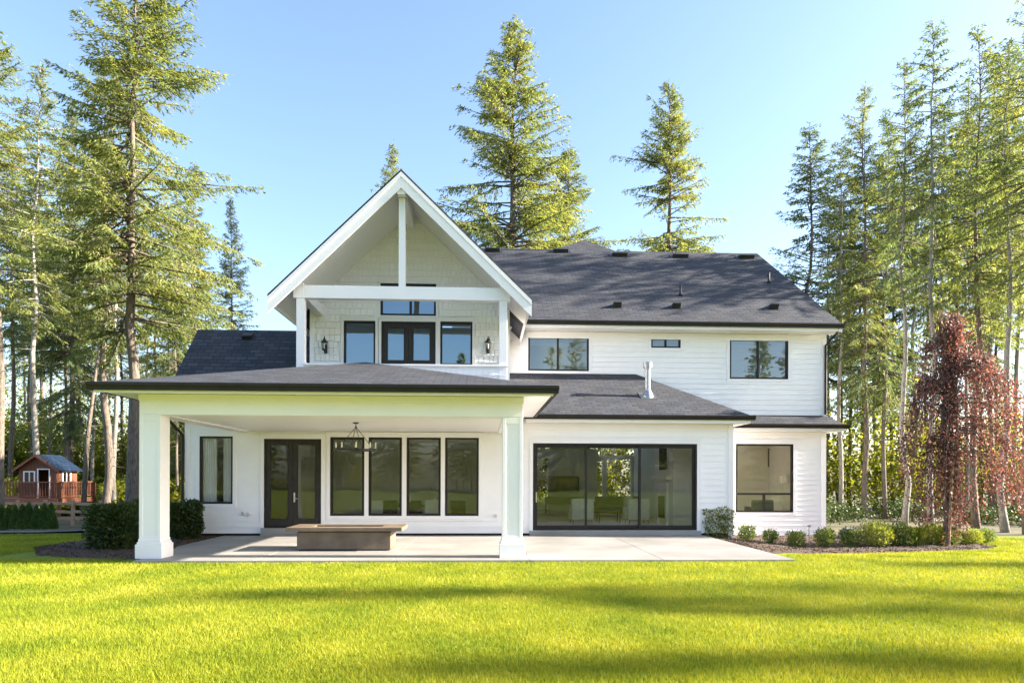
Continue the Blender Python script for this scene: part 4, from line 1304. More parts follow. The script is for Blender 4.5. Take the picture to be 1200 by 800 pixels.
NL, NW = .24, .056
KIND = {
    'full': conifer('full_fir', 11, 26, .14, 6.6, .043, droop=.30, prof=.74, tr=.30, gap=.06, nl=NL, nw=NW, sparse=2.1),
    'full2': conifer('full_fir_b', 12, 26, .18, 5.4, .045, droop=.32, prof=.82, tr=.27, gap=.10, mat='firdark', nl=NL, nw=NW, sparse=1.8),
    'full3': conifer('full_fir_c', 31, 26, .14, 6.4, .040, droop=.26, prof=.80, tr=.28, gap=.08, nl=NL, nw=NW, sparse=2.0),
    'big': conifer('broad_fir', 13, 26, .35, 5.6, .047, droop=.20, prof=.5, tr=.28, gap=.10, nl=NL, nw=NW, sparse=1.9),
    'lit': conifer('tall_fir', 23, 26, .45, 4.0, .060, droop=.28, prof=.6, tr=.22, gap=.14, nl=NL, nw=NW, sparse=1.7),
    'lit2': conifer('tall_fir_b', 24, 26, .42, 3.6, .070, droop=.32, prof=.7, tr=.18, gap=.2, bark='paleb', nl=NL, nw=NW, sparse=1.6),
    'bare': conifer('bare_fir', 14, 26, .50, 3.4, .078, droop=.30, prof=.62, tr=.19, gap=.2, mat='firdark', bark='paleb', nl=NL, nw=NW, sparse=1.6),
    'bare2': conifer('bare_fir_b', 15, 26, .44, 3.5, .078, droop=.36, prof=.68, tr=.18, gap=.2, bark='paleb', mat='firdark', nl=NL, nw=NW, sparse=1.6),
    'bare3': conifer('bare_fir_c', 16, 26, .38, 3.7, .072, droop=.32, prof=.66, tr=.19, gap=.2, nl=NL, nw=NW, sparse=1.7),
    'thin': conifer('thin_fir', 17, 26, .26, 4.2, .06, droop=.38, prof=.8, tr=.16, gap=.22, sparse=1.6, mat='firdark', nl=NL, nw=NW),
    'young': conifer('young_fir', 18, 26, .08, 4.6, .045, droop=.20, prof=.88, tr=.18, gap=.08, nl=NL, nw=NW, sparse=1.8),
    'far': conifer('far_fir', 19, 26, .12, 5.2, .10, droop=.28, prof=.7, tr=.2, gap=.15, nl=.55, nw=.24, sparse=.75, mat='fir'),
}
first_use = set()
def fir(kind, x, D, topy, label, group=None, wid=1.0, rot=None, lean=(0, 0), name='fir_tree', cat='tree', xz=None):
    """plant a fir whose base shows at picture column x and whose tip reaches row topy"""
    tme, cme, H = KIND[kind]
    X = PX(x, D); z0 = gz(X, D) - .1
    h = PZ(x, topy, D) - z0
    sc = h / H
    t = thing(name, label, cat, (0, 0, 0), group)
    a = bpy.data.objects.new('trunk', tme); COL.objects.link(a); a.parent = t
    b = bpy.data.objects.new('crown', cme); COL.objects.link(b); b.parent = t
    t.location = (X, D, z0)
    t.scale = (sc * wid, sc * wid, sc)
    t.rotation_euler = (lean[0], lean[1], rot if rot is not None else random.uniform(0, 6.28))
    return t

# left of the house
fir('big', 153, 30, -28, 'tallest fir left of the house with long uneven boughs and a thick grey trunk', rot=.7, wid=1.08)
fir('lit', 122, 33, 70, 'fir with a thick dark trunk just left of the porch roof end', wid=1.1, rot=2.0)
fir('lit2', 134, 36, 130, 'thin fir close behind the right side of the thick dark trunk', rot=1.0)
fir('lit2', 41, 38, 76, 'straight pale trunked fir rising behind the cedar playhouse', rot=4.1, wid=1.05)
fir('lit', 2, 27, 40, 'leaning thick trunked fir at the far left edge of the photo', rot=.4, wid=1.05, lean=(0, -.02))
fir('young', 226, 42, 192, 'bushy young fir between the tallest left fir and the short outermost one', wid=1.0)
fir('young', 270, 46, 232, 'short slender young fir nearest the left slope of the gable', wid=.8)
fir('thin', 206, 38, 225, 'slim fir seen between the left porch column and the house corner', rot=2.2, wid=.8)
fir('full2', 84, 44, 120, 'full bushy fir filling the gap left of the tallest fir', wid=.7)
# behind the house
fir('full', 600, 45, 27, 'tall broad fir standing alone behind the main roof next to the gable', rot=2.4, wid=1.02)
fir('full', 664, 50, 176, 'shorter full fir close against the right side of the broad fir by the gable', rot=1.1, wid=1.0)
fir('full3', 785, 52, 98, 'narrower fir standing alone behind the right half of the main roof', rot=5.0, wid=1.02)
fir('young', 458, 58, 170, 'fir tip peeking over the left slope of the gable')
# right of the house
fir('thin', 948, 40, 148, 'sparse open fir at the left end of the right woods, boughs reaching over the roof', rot=.2, wid=1.35)
fir('bare2', 985, 34, 160, 'slim trunked fir just right of the house corner', wid=.9)
fir('bare3', 1013, 33, 102, 'dark bushy fir with a dark straight trunk right of the house', wid=.9)
fir('thin', 1038, 33, 130, 'slim fir whose trunk stands close beside the pale bare pole trunk', wid=.95)
fir('bare', 1059, 28, 74, 'tall fir with a long pale bare trunk midway between house corner and red weeping tree', rot=1.0, wid=.9)
fir('bare2', 1091, 27, 28, 'tall fir with a pale trunk immediately left of the red weeping tree', rot=3.0, wid=.95)
fir('bare3', 1144, 27, 34, 'tall fir with its trunk directly behind the red weeping tree', rot=2.0, wid=1.0)
fir('bare', 1179, 25, 50, 'pale trunked fir just right of the red weeping tree', rot=5.0, wid=1.0)
fir('bare3', 1204, 24, -45, 'huge fir cut off by the right edge of the photo', rot=1.5, wid=.8)
# deeper in the woods
lab_r = 'dark fir standing deep in the woods right of the house behind the front trunks'
r_ = random.Random(21)
for x, D, ty in ((970, 41, 225), (996, 42, 205), (1026, 41, 180), (1046, 43, 200), (1072, 38, 135), (1084, 43, 200), (1104, 39, 120), (1120, 43, 170), (1132, 36, 100), (1162, 38, 80), (1168, 43, 160), (1190, 38, 60), (1150, 43, 180), (1218, 35, 20), (1178, 42, 100), (1205, 40, 40), (984, 43, 230), (1012, 39, 150), (1060, 42, 190), (1098, 43, 160), (1140, 40, 110), (1212, 43, 70)):
    fir(r_.choice(['bare', 'bare2', 'bare3', 'lit2', 'thin', 'lit']), x, D, ty, lab_r, 'firs deep in the right woods', wid=r_.uniform(.75, 1.0), rot=r_.uniform(0, 6))
lab_l = 'sunlit fir standing deep in the woods left of the house behind the front trunks'
for x, D, ty in ((14, 46, 170), (60, 48, 250), (76, 47, 230), (108, 48, 250), (142, 50, 270), (172, 50, 270), (196, 54, 300), (-14, 46, 120), (48, 56, 250), (128, 58, 290), (240, 60, 330), (92, 60, 300), (28, 60, 260), (36, 50, 210), (120, 52, 240), (158, 56, 280), (182, 44, 250), (218, 52, 260)):
    fir(r_.choice(['lit', 'lit2', 'lit2', 'lit']), x, D, ty, lab_l, 'firs deep in the left woods', wid=r_.uniform(.75, 1.0), rot=r_.uniform(0, 6))

# dead leaning pole
a, b = P(97, 596, 33), P(113, 430, 34)
t = thing('dead_tree', 'thin bare dead trunk leaning right beside the playhouse deck', 'tree', (a[0], a[1], gz(a[0], a[1])))
MB().tube([(a[0], a[1], gz(a[0], a[1]) - .1), ((a[0] + b[0]) / 2 - .1, (a[1] + b[1]) / 2, (a[2] + b[2]) / 2), b, (b[0] + .35, b[1], b[2] + 2.2)], [.13, .10, .07, .03], 8).build('trunk', 'bark', t, smooth=True)
mb = MB()
for k in range(9):
    f = .35 + k * .075; q = [a[i] + (b[i] - a[i]) * f for i in range(3)]
    an = k * 2.4; mb.tube([q, (q[0] + .7 * math.cos(an), q[1] + .7 * math.sin(an), q[2] + .1)], [.02, .006], 5)
mb.build('branch', 'bark', t)

# a mass of woods: behind the camera and to the right of the lawn, seen in the glass and in the long shadows
def mass(name, spots, label, seed, slim=1.0):
    g = np.random.default_rng(seed)
    tme, cme, H = KIND['far']
    cv = np.empty(len(cme.vertices) * 3, np.float32); cme.vertices.foreach_get('co', cv); cv = cv.reshape(-1, 3)
    tv = np.empty(len(tme.vertices) * 3, np.float32); tme.vertices.foreach_get('co', tv); tv = tv.reshape(-1, 3)
    tf = [tuple(p.vertices) for p in tme.polygons if len(p.vertices) == 4]
    tf = np.array(tf)
    Vs, Fs, Ts, TF = [], [], [], []
    off = toff = 0
    for (x, y, h) in spots:
        a = g.uniform(0, 6.28); s = h / H; wd = g.uniform(.85, 1.25) * slim
        Rm = np.array([[math.cos(a), -math.sin(a), 0], [math.sin(a), math.cos(a), 0], [0, 0, 1]])
        sc = np.array([s * wd, s * wd, s])
        Vs.append((cv * sc) @ Rm.T + np.array([x, y, gz(x, y)])); Ts.append((tv * sc) @ Rm.T + np.array([x, y, gz(x, y)]))
        TF.append(tf + toff); toff += len(tv)
    Vc = np.concatenate(Vs); Tc = np.concatenate(Ts)
    V = np.concatenate([Vc, Tc]); Fc = np.concatenate([np.arange(len(Vc)).reshape(-1, 4), np.concatenate(TF) + len(Vc)])
    me_ = np_mesh(name, V, Fc, M['fir'], 4)
    me_.materials.append(M['bark'])
    mi = np.zeros(len(Fc), np.int32); mi[len(Vc) // 4:] = 1
    me_.polygons.foreach_set('material_index', mi)
    o = bpy.data.objects.new(name, me_); link(o)
    return tag(o, label, 'woods', kind='stuff')
g = np.random.default_rng(5)
spots = [(x + g.uniform(-2, 2), -46 + g.uniform(-9, 5), g.uniform(15, 25) if 4 < x < 60 else g.uniform(9, 15) if g.random() < .75 else g.uniform(16, 22)) for x in np.arange(-70, 80, 3.4)]
spots += [(x + g.uniform(-2, 2), -60 + g.uniform(-5, 5), g.uniform(10, 16)) for x in np.arange(-85, 95, 4.5)]
mass('far_woods', spots, 'far woods across the lawn, mirrored dark in the windows', 8)
spots = [(44, 7.6, 18.5), (52, 4.8, 23.5), (60, 8.4, 28.5), (58, 1.0, 23.5), (67, 11.8, 26)]
mass('side_woods', spots, 'firs beyond the right side of the lawn that throw long shadows', 9, .62)

# undergrowth: leafy mass between the trunks
def undergrowth(name, boxes, n, label, seed, mat='under', fine=1.0):
    g = np.random.default_rng(seed)
    out = []
    for (x0, x1, y0, y1, h, k) in boxes:
        cx = g.uniform(x0, x1, k); cy = g.uniform(y0, y1, k); ch = h * g.uniform(.35, 1.0, k); cr = g.uniform(.8, 2.0, k)
        m = n // k
        for i in range(k):
            v = rdir(m, g) * (g.uniform(0, 1, (m, 1)) ** .45)
            C = np.stack([cx[i] + v[:, 0] * cr[i], cy[i] + v[:, 1] * cr[i], gz(cx[i], cy[i]) + ch[i] * (.5 + .5 * v[:, 2])], 1)
            C += g.normal(0, .15, C.shape)
            # leaves gather in small sprays
            C = C[g.integers(0, max(1, m // 5), m)] + g.normal(0, .17, (m, 3))
            out.append(cards(C, rdir(m, g) + np.array([0, 0, -.2]), rdir(m, g), g.uniform(.14, .30, m) * fine, g.uniform(.10, .19, m) * fine))
    o = bpy.data.objects.new(name, card_mesh(name, np.concatenate(out), M[mat])); link(o)
    return tag(o, label, 'undergrowth', kind='stuff')
undergrowth('undergrowth', [(13.5, 46, 34, 46, 9.0, 150)], 52000, 'yellow green leafy undergrowth between the trunks right of the house', 31)
undergrowth('undergrowth', [(-44, -17, 50, 54, 9.0, 70), (-56, -16, 62, 70, 16.0, 120), (-42, -14, 36.5, 42, 2.0, 30)], 60000, 'yellow green leafy undergrowth between the trunks left of the house', 32)
undergrowth('undergrowth', [(-2, 12, 38, 50, 7.0, 24)], 26000, 'sunlit leafy undergrowth behind the house, glimpsed through its rooms', 33)
undergrowth('ferns', [(13.2, 34, 28, 36, .9, 22)], 24000, 'dark green ferns and low growth at the foot of the trunks right of the house', 35, 'box', .55)
undergrowth('undergrowth', [(-80, 90, -40, -36, 4.0, 160)], 40000, 'bushes at the foot of the far woods, mirrored in the windows', 34)

# ------------------------------------------------------------------ shrubs
def bush_mesh(name, seed, wd, dp, h, n, ln, lw, mat, boxy=.7, up=.3, stems=True):
    """leafy shrub about the origin; boxy 1 = clipped block, 0 = dome"""
    g = np.random.default_rng(seed)
    u = g.uniform(-1, 1, (n * 3, 3))
    rad = (np.abs(u) ** (2 + 6 * boxy)).sum(1) ** (1 / (2 + 6 * boxy))
    u = u[rad < 1][:n]
    rad = (np.abs(u) ** (2 + 6 * boxy)).sum(1) ** (1 / (2 + 6 * boxy))
    keep = g.random(len(u)) < .25 + .75 * rad
    u = u[keep]
    lump = 1 + .10 * np.sin(u[:, 0] * 5 + seed) * np.sin(u[:, 1] * 6 + 1) + .08 * np.sin(u[:, 2] * 7 + u[:, 0] * 4)
    C = u * np.array([wd / 2, dp / 2, h / 2]) * lump[:, None]; C[:, 2] += h / 2
    C += g.normal(0, .012 if boxy > .5 else .040, C.shape) * (h ** .5)
    A = u + np.array([0, 0, up]) + g.normal(0, .6, u.shape)
    m = len(u)
    V = cards(C, A, rdir(m, g), ln * g.uniform(.6, 1.25, m), lw * g.uniform(.7, 1.25, m))
    return card_mesh(name, V, M[mat])
def stem_mesh(name, seed, wd, h, n=7, mat='bark'):
    g = random.Random(seed); mb = MB()
    for k in range(n):
        a = g.uniform(0, 6.28); r = g.uniform(.1, .4) * wd
        mb.tube([(0.03 * math.cos(a), .03 * math.sin(a), -.03), (r * .6 * math.cos(a), r * .6 * math.sin(a), h * .4), (r * math.cos(a), r * math.sin(a), h * .8)], [.016, .011, .004], 5, False)
    me = bpy.data.meshes.new(name); me.from_pydata(mb.v, [], mb.f); me.update(); me.materials.append(M[mat])
    return me
def plant(name, label, cat, X, Y, fol, stem=None, group=None, scale=(1, 1, 1), rot=0):
    t = thing(name, label, cat, (0, 0, 0), group)
    a = bpy.data.objects.new('foliage', fol); COL.objects.link(a); a.parent = t
    if stem:
        b = bpy.data.objects.new('stem', stem); COL.objects.link(b); b.parent = t
    t.location = (X, Y, gz(X, Y) + .02); t.scale = scale; t.rotation_euler = (0, 0, rot)
    return t
st = stem_mesh('shrub_stem', 1, .8, .9)
la = bush_mesh('laurel', 1, 1.0, .95, 1.06, 9000, .085, .04, 'box', .75)
lb = bush_mesh('laurel_b', 2, .85, .8, 1.02, 7500, .085, .04, 'box', .7)
q = PG(120, 646, -.05); plant('laurel_shrub', 'large clipped dark green shrub left of the left porch column', 'shrub', q[0], q[1] + .45, la, st)
q = PG(153, 640, -.05); plant('laurel_shrub', 'narrow dark green shrub half hidden behind the left porch column', 'shrub', q[0], q[1] + .4, lb, st, rot=1.2, scale=(.8, .8, 1.05))
q = PG(212, 633, -.05); plant('laurel_shrub', 'clipped dark green shrub at the house corner right of the left porch column', 'shrub', q[0] , q[1] + .3, lb, st, rot=.4)
eu = bush_mesh('euonymus', 3, .88, .75, .86, 6500, .07, .038, 'boxlight', .8)
q = PG(843, 629, -.05); plant('euonymus_shrub', 'square clipped shrub with yellow tipped leaves right of the sliding door', 'shrub', q[0], q[1] + .3, eu, stem_mesh('euonymus_stem', 2, .7, .7))

sm = [bush_mesh('little_shrub_%s' % c, 10 + i, .55, .5, .46, 1500, .075, .026, 'shrub', .1, .7) for i, c in enumerate('ab')]
lm = [None, None]
def tuft_mesh(name, seed, n, h, spread, mat):
    """clump of arching strap blades"""
    g = np.random.default_rng(seed)
    az = g.uniform(0, 6.28, n); L = h * g.uniform(.6, 1.1, n); out_ = spread * g.uniform(.2, 1.0, n)
    c, s = np.cos(az), np.sin(az); wd = .010 * g.uniform(.7, 1.4, n)
    bx, by = g.normal(0, .05, n), g.normal(0, .05, n)
    V = []
    rows = []
    for f, wf in ((0, 1.0), (.5, 1.0), (.85, .7), (1.0, .05)):
        r = out_ * f ** 1.6; z = L * (f - .25 * f ** 3)
        rows.append(np.stack([np.stack([bx + c * r - s * wd * wf, by + s * r + c * wd * wf, z], 1), np.stack([bx + c * r + s * wd * wf, by + s * r - c * wd * wf, z], 1)], 1))
    V = np.concatenate(rows, 1)                      # n, 8, 3
    base = np.arange(n)[:, None] * 8
    Fc = np.concatenate([base + np.array([[2 * k, 2 * k + 1, 2 * k + 3, 2 * k + 2]]) for k in range(3)], 0)
    return np_mesh(name, V.reshape(-1, 3), Fc, M[mat], 4)
tufts = [tuft_mesh('grass_tuft_a', 1, 420, .62, .34, 'limegrass'), tuft_mesh('grass_tuft_b', 2, 360, .5, .32, 'limegrass')]
bs = [bush_mesh('spirea_a', 21, .8, .7, .6, 3000, .075, .024, 'limegrass', .05, .9), bush_mesh('spirea_b', 22, .75, .7, .56, 2600, .075, .026, 'shrub', .05, .9)]
sst_ = stem_mesh('small_stem', 5, .4, .35, 6)
bed = [(878, 636, sm[0], .85, 'little green shrub closest to the square clipped shrub'),
       (906, 638, sm[1], .8, 'little green shrub in the bed, second from the square clipped shrub'),
       (937, 641, sm[0], .85, 'little green shrub in the bed just left of the thin garden stake'),
       (971, 641, sm[1], 1.0, 'round green shrub in the bed below the house corner'),
       (1001, 641, sm[0], 1.0, 'round green shrub right of the one below the house corner'),
       (1032, 641, bs[0], 1.05, 'tall lime coloured shrub, largest in the bed'),
       (1060, 640, bs[1], 1.0, 'green shrub between the largest lime shrub and the red weeping tree'),
       (1081, 640, tufts[0], 1.0, 'lime grass tuft left of the red weeping tree'),
       (1098, 639, bs[0], .9, 'lime shrub at the left foot of the red weeping tree'),
       (1117, 639, bs[1], .85, 'green shrub in front of the red weeping tree'),
       (1134, 637, tufts[1], .8, 'small lime grass tuft right of the red weeping tree'),
       (1146, 638, bs[0], .65, 'low lime shrub near the right end of the bed'),
       (1161, 636, sm[1], .8, 'small green shrub at the right end of the bed')]
for i, (x, y, me_, s, lb_) in enumerate(bed):
    q = PG(x, y, -.27)
    plant('bed_shrub' if me_ not in tufts else 'grass_tuft', lb_, 'shrub' if me_ not in tufts else 'grass tuft', q[0], q[1] + .2, me_, None if me_ in tufts else sst_, 'low plants in the mulch bed', (s * 1.08, s * 1.08, s * 1.15), i * 1.3)

# mulch beds
def bed_mesh(name, front, back, label, seed, n_chip):
    g = np.random.default_rng(seed)
    n, m = 40, 12
    def samp(pl, k):
        pl = np.array(pl, float); d = np.r_[0, np.cumsum(np.linalg.norm(np.diff(pl, axis=0), axis=1))]
        u = np.linspace(0, d[-1], k)
        return np.stack([np.interp(u, d, pl[:, 0]), np.interp(u, d, pl[:, 1])], 1)
    a, b = samp(front, n), samp(back, n)
    a = a + g.normal(0, .03, a.shape)
    G = a[:, None] * (1 - np.linspace(0, 1, m))[None, :, None] + b[:, None] * np.linspace(0, 1, m)[None, :, None]
    Z = ground_z(G[..., 0], G[..., 1]) + .035 + g.normal(0, .012, (n, m)); Z[:, 0] -= .04
    V = np.concatenate([G, Z[..., None]], 2).reshape(-1, 3)
    i = np.arange(n * m).reshape(n, m)
    Fc = np.stack([i[:-1, :-1].ravel(), i[1:, :-1].ravel(), i[1:, 1:].ravel(), i[:-1, 1:].ravel()], 1)
    o = bpy.data.objects.new(name, np_mesh(name, V, Fc, M['mulch'], 4, True)); link(o)
    tag(o, label, 'flower bed', kind='structure')
    u = g.uniform(0, 1, n_chip) * (n - 1); v = g.uniform(-.02, 1, n_chip)
    k = np.clip(u.astype(int), 0, n - 2); f = (u - k)[:, None]
    A_ = a[k] * (1 - f) + a[k + 1] * f; B_ = b[k] * (1 - f) + b[k + 1] * f
    Q = A_ * (1 - v[:, None]) + B_ * v[:, None]
    C = np.concatenate([Q, (ground_z(Q[:, 0], Q[:, 1]) + .045)[:, None]], 1)
    ax = rdir(n_chip, g); ax[:, 2] *= .4
    o = bpy.data.objects.new('mulch_chips', card_mesh('mulch_chips', cards(C, ax, rdir(n_chip, g), g.uniform(.03, .09, n_chip), g.uniform(.012, .03, n_chip)), M['chips'])); link(o)
    tag(o, label.replace('bed', 'chips on the bed'), 'mulch', kind='stuff')
fr = [PG(x, y, -.2)[:2] for x, y in ((834, 630), (862, 638), (905, 650), (926, 655), (960, 655.5), (1010, 653), (1060, 649), (1110, 645), (1150, 641), (1168, 637))]
bk_ = [(BX1 - .35, YW - .02), (BX1 + .1, YU - .3), (UX1, YU - .02), (UX1 + 2.5, 22.6), (fr[-1][0] + .2, 21.9)]
fr[0] = (PXR + .02, YW - .05); fr.insert(1, (PXR + .02, 16.5)); fr[2] = (PXR + .03, 15.4); del fr[3]
bed_mesh('mulch_bed', fr, bk_, 'dark bark mulch bed right of the patio', 3, 9000)
bed_mesh('mulch_bed', [(-10.1, 16.0), (-9.6, 15.2), (-8.8, 14.9), (-8.0, 14.55), (PFL - .05, 14.5), (PFL - .04, 15.3), (PXL - .01, 16.85), (PXL - .01, YW)], [(-10.6, 16.6), (-10.6, 18.0), (-10.4, 19.8), (-9.6, 20.4), (LX0 - .05, 20.2), (LX0 - .03, 20.0), (LX0, YW + .02)], 'dark bark mulch bed left of the patio', 4, 3000)

# boulders, stake
for (x, y, s, lb_) in ((1003, 632, .27, 'grey boulder behind the round shrubs right of the house corner'), (1143, 634, .22, 'small boulder right of the foot of the red weeping tree')):
    q = PG(x, y, -.28); bm = bmesh.new(); bmesh.ops.create_icosphere(bm, subdivisions=3, radius=s)
    g_ = random.Random(int(x)); ph = [g_.uniform(0, 6) for _ in range(6)]
    for v in bm.verts:
        c = v.co; k = 1 + .14 * math.sin(c.x * 7 + ph[0]) + .12 * math.sin(c.y * 8 + ph[1]) + .10 * math.sin(c.z * 11 + ph[2]) + .03 * math.sin(c.x * 23 + c.z * 19)
        v.co = (c.x * k * 1.2, c.y * k, c.z * k * .85)
    me_ = bpy.data.meshes.new('boulder'); bm.to_mesh(me_); bm.free(); me_.materials.append(M['stone'])
    o = bpy.data.objects.new('boulder', me_); link(o); o.location = (q[0], q[1] + .4, gz(q[0], q[1]) + s * .35); tag(o, lb_, 'boulder', 'boulders in the bed')
q = PG(948, 637, -.27)
t = thing('garden_stake', 'thin pale stake with a small crosspiece in front of the white wall', 'stake', (q[0], q[1], gz(q[0], q[1])))
MB().tube([(q[0], q[1], gz(q[0], q[1]) - .05), (q[0], q[1], gz(q[0], q[1]) + .55)], .012, 6).build('post', 'steel', t)
MB().box(q[0] - .05, q[0] + .05, q[1] - .012, q[1] + .012, gz(q[0], q[1]) + .52, gz(q[0], q[1]) + .58).build('crosspiece', 'steel', t)

# ------------------------------------------------------------------ red weeping beech
q = PG(1118, 640, -.27); wx, wy = q[0], q[1] + .3; wz = gz(wx, wy)
wt = thing('weeping_beech', 'dark red weeping beech with trailing boughs at the right end of the bed', 'tree', (wx, wy, wz))
topz = PZ(1120, 372, wy)
g = np.random.default_rng(77)
mb = MB()
Hh = topz - wz
ax = [(wx + .10 * math.sin(k * .9) - .12 + .02 * k, wy, wz - .1 + Hh * k / 9) for k in range(10)]
mb.tube(ax, [.085 * (1 - k / 10) + .012 for k in range(10)], 8, False)
outV = []
def pend(p0, az, reach, drop, lift):
    """one bough: rises a little, arches over, then hangs straight down"""
    pts = []
    for k in range(15):
        f = k / 14
        r = reach * (1 - (1 - f) ** 2.2)
        z = p0[2] + lift * math.sin(min(f * 3.0, math.pi)) * (1 - f) - drop * max(0, f - .22) ** 1.25 / .73
        z = max(z, wz + .12)
        pts.append(np.array([p0[0] + r * math.cos(az) + .06 * math.sin(9 * f + az), p0[1] + r * math.sin(az) + .06 * math.cos(8 * f + az), z]))
    return pts
boughs = []
for k in range(46):
    f = g.uniform(.12, 1.0) ** .8
    i = f * 9; j = int(min(i, 8)); p0 = np.array(ax[j]) * (1 - (i - j)) + np.array(ax[j + 1]) * (i - j)
    h = p0[2] - wz
    az = g.uniform(0, 6.28)
    reach = g.uniform(.15, .62) * (.5 if f > .8 else 1.0 if f > .6 else 1.3)
    boughs.append(pend(p0, az, reach, g.uniform(.45, .95) * h, g.uniform(.1, .4)))
# the long boughs that shape the outline: out to the right, high and low, and to the left
for (zf, az, reach, drop) in ((.80, .1, 2.1, 1.7), (.82, -.2, 1.8, 2.0), (.78, .35, 2.4, 1.5), (.52, .05, 2.3, 2.2), (.50, -.3, 2.0, 2.3), (.55, .3, 2.6, 2.4), (.62, .15, 2.9, 1.6), (.74, -.1, 2.7, 2.2), (.40, .1, 2.4, 1.6), (.45, 3.0, .9, 2.2), (.70, 3.1, 1.35, 2.6), (.68, 3.4, 1.2, 2.4), (.72, 2.8, 1.25, 2.7), (.97, 3.0, .3, 1.5), (.98, .2, .35, 1.4), (.92, .4, 1.1, 2.4), (.9, 2.9, .8, 2.6)):
    p0 = np.array([wx, wy, wz + Hh * zf]); boughs.append(pend(p0, az, reach, drop, .3))
    for q_ in range(3): boughs.append(pend(p0 + g.normal(0, .12, 3), az + g.normal(0, .25), reach * g.uniform(.6, 1.0), drop * g.uniform(.7, 1.1), .3))
for pts in boughs:
    mb.tube([tuple(p) for p in pts[::2]], [.02, .016, .012, .01, .008, .006, .005, .004], 4, False)
    P_ = np.array(pts); seg = np.linalg.norm(np.diff(P_, axis=0), axis=1).sum()
    n = int(seg * 60)
    u = g.uniform(.08, 1, n) * 14; k = np.minimum(u.astype(int), 13); fz = (u - k)[:, None]
    C = P_[k] * (1 - fz) + P_[k + 1] * fz
    C = C[g.integers(0, max(1, n // 4), n)] + g.normal(0, .10, (n, 3)) * np.array([1, 1, 1.3]); C[:, 2] -= np.abs(g.normal(0, .10, n))
    A = g.normal(0, .5, (n, 3)) + np.array([0, 0, -1.0])
    outV.append(cards(C, A, rdir(n, g), g.uniform(.05, .11, n), g.uniform(.035, .06, n)))
mb.build('trunk', 'bark', wt, smooth=True)
link(bpy.data.objects.new('crown', card_mesh('crown', np.concatenate(outV), M['beech'])), wt)
q = P(1112, 583, wy - .25)
st_ = tag(MB().tube([(q[0], q[1], gz(q[0], q[1]) - .1), (q[0] + .12, q[1], PZ(1115, 513, wy - .25))], .035, 8).build('tree_stake', 'railwood'), 'pale wooden stake leaning against the red weeping tree', 'stake')

# ------------------------------------------------------------------ playhouse on its deck
hd = 34.0
hx0, hx1 = PX(22, hd, 560), PX(66, hd, 560); hy0, hy1 = hd, hd + 1.7
zd = PZ(45, 583, hd); ze = PZ(60, 547, hd); za = PZ(42, 532, hd)
ph = thing('playhouse', 'small red cedar playhouse with roof coloured in bluish shade standing on a railed deck', 'playhouse', ((hx0 + hx1) / 2, (hy0 + hy1) / 2, zd))
cx = (hx0 + hx1) / 2
pw0 = WR(29, 40, 553, 564, hd); pd = WR(45, 57.5, 550, 583, hd)
mb = MB(); nb = 12
for k in range(nb):     # vertical boards of the gable front, cut round the openings
    a, b = hx0 + (hx1 - hx0) * k / nb, hx0 + (hx1 - hx0) * (k + 1) / nb - .008
    top = min(ze + (za - ze) * (1 - abs((a + b) / 2 - cx) / ((hx1 - hx0) / 2)), za) - .03
    c = (a + b) / 2
    segs = [(zd, top)]
    for h in (pw0, pd):
        if h[0] - .02 < c < h[1] + .02: segs = [s for p, q_ in segs for s in ((p, max(p, h[2])), (h[3], q_)) if s[1] - s[0] > .02]
    for p, q_ in segs: mb.box(a, b, hy0, hy0 + .04, p, q_)
mb.build('front_wall', 'cedar', ph)
mb = MB(); sy0, sy1 = hy0 + .5, hy0 + 1.1; sz0, sz1 = pw0[2], pw0[3]
for k in range(10):
    a = hy0 + .04 + (hy1 - hy0 - .04) * k / 10; b = hy0 + .04 + (hy1 - hy0 - .04) * (k + 1) / 10 - .008; c = (a + b) / 2
    for p, q_ in ([(zd, sz0), (sz1, ze)] if sy0 < c < sy1 else [(zd, ze)]): mb.box(hx1 - .04, hx1, a, b, p, q_)
mb.box(hx0, hx0 + .04, hy0 + .05, hy1, zd, ze); mb.box(hx0 + .05, hx1 - .05, hy1 - .04, hy1, zd, ze)
mb.build('side_wall', 'cedar', ph)
def little_frame(r, Y, mull):
    mb = MB(); x0, x1, z0, z1 = r; w_ = .055
    mb.box(x0 - w_, x0, Y - .03, Y + .02, z0 - w_, z1 + w_); mb.box(x1, x1 + w_, Y - .03, Y + .02, z0 - w_, z1 + w_)
    mb.box(x0, x1, Y - .03, Y + .02, z1, z1 + w_); mb.box(x0, x1, Y - .03, Y + .02, z0 - w_, z0)
    if mull: mb.box((x0 + x1) / 2 - .02, (x0 + x1) / 2 + .02, Y - .02, Y + .02, z0, z1)
    return mb
fo = little_frame(pw0, hy0, True).build('window', 'trim', ph)
MB().face([(pw0[0], hy0 + .01, pw0[2]), (pw0[1], hy0 + .01, pw0[2]), (pw0[1], hy0 + .01, pw0[3]), (pw0[0], hy0 + .01, pw0[3])]).build('pane', 'glass', fo)
mb = MB(); x0, x1, z0, z1 = pd
mb.box(x0 - .05, x0, hy0 - .03, hy0 + .03, z0, z1 + .05); mb.box(x1, x1 + .05, hy0 - .03, hy0 + .03, z0, z1 + .05); mb.box(x0, x1, hy0 - .03, hy0 + .03, z1, z1 + .05)
mb.build('door_frame', 'trim', ph)
mb = MB()
mb.box(hx1 - .01, hx1 + .03, sy0 - .05, sy0, sz0 - .05, sz1 + .05); mb.box(hx1 - .01, hx1 + .03, sy1, sy1 + .05, sz0 - .05, sz1 + .05); mb.box(hx1 - .01, hx1 + .03, sy0, sy1, sz1, sz1 + .05); mb.box(hx1 - .01, hx1 + .03, sy0, sy1, sz0 - .05, sz0)
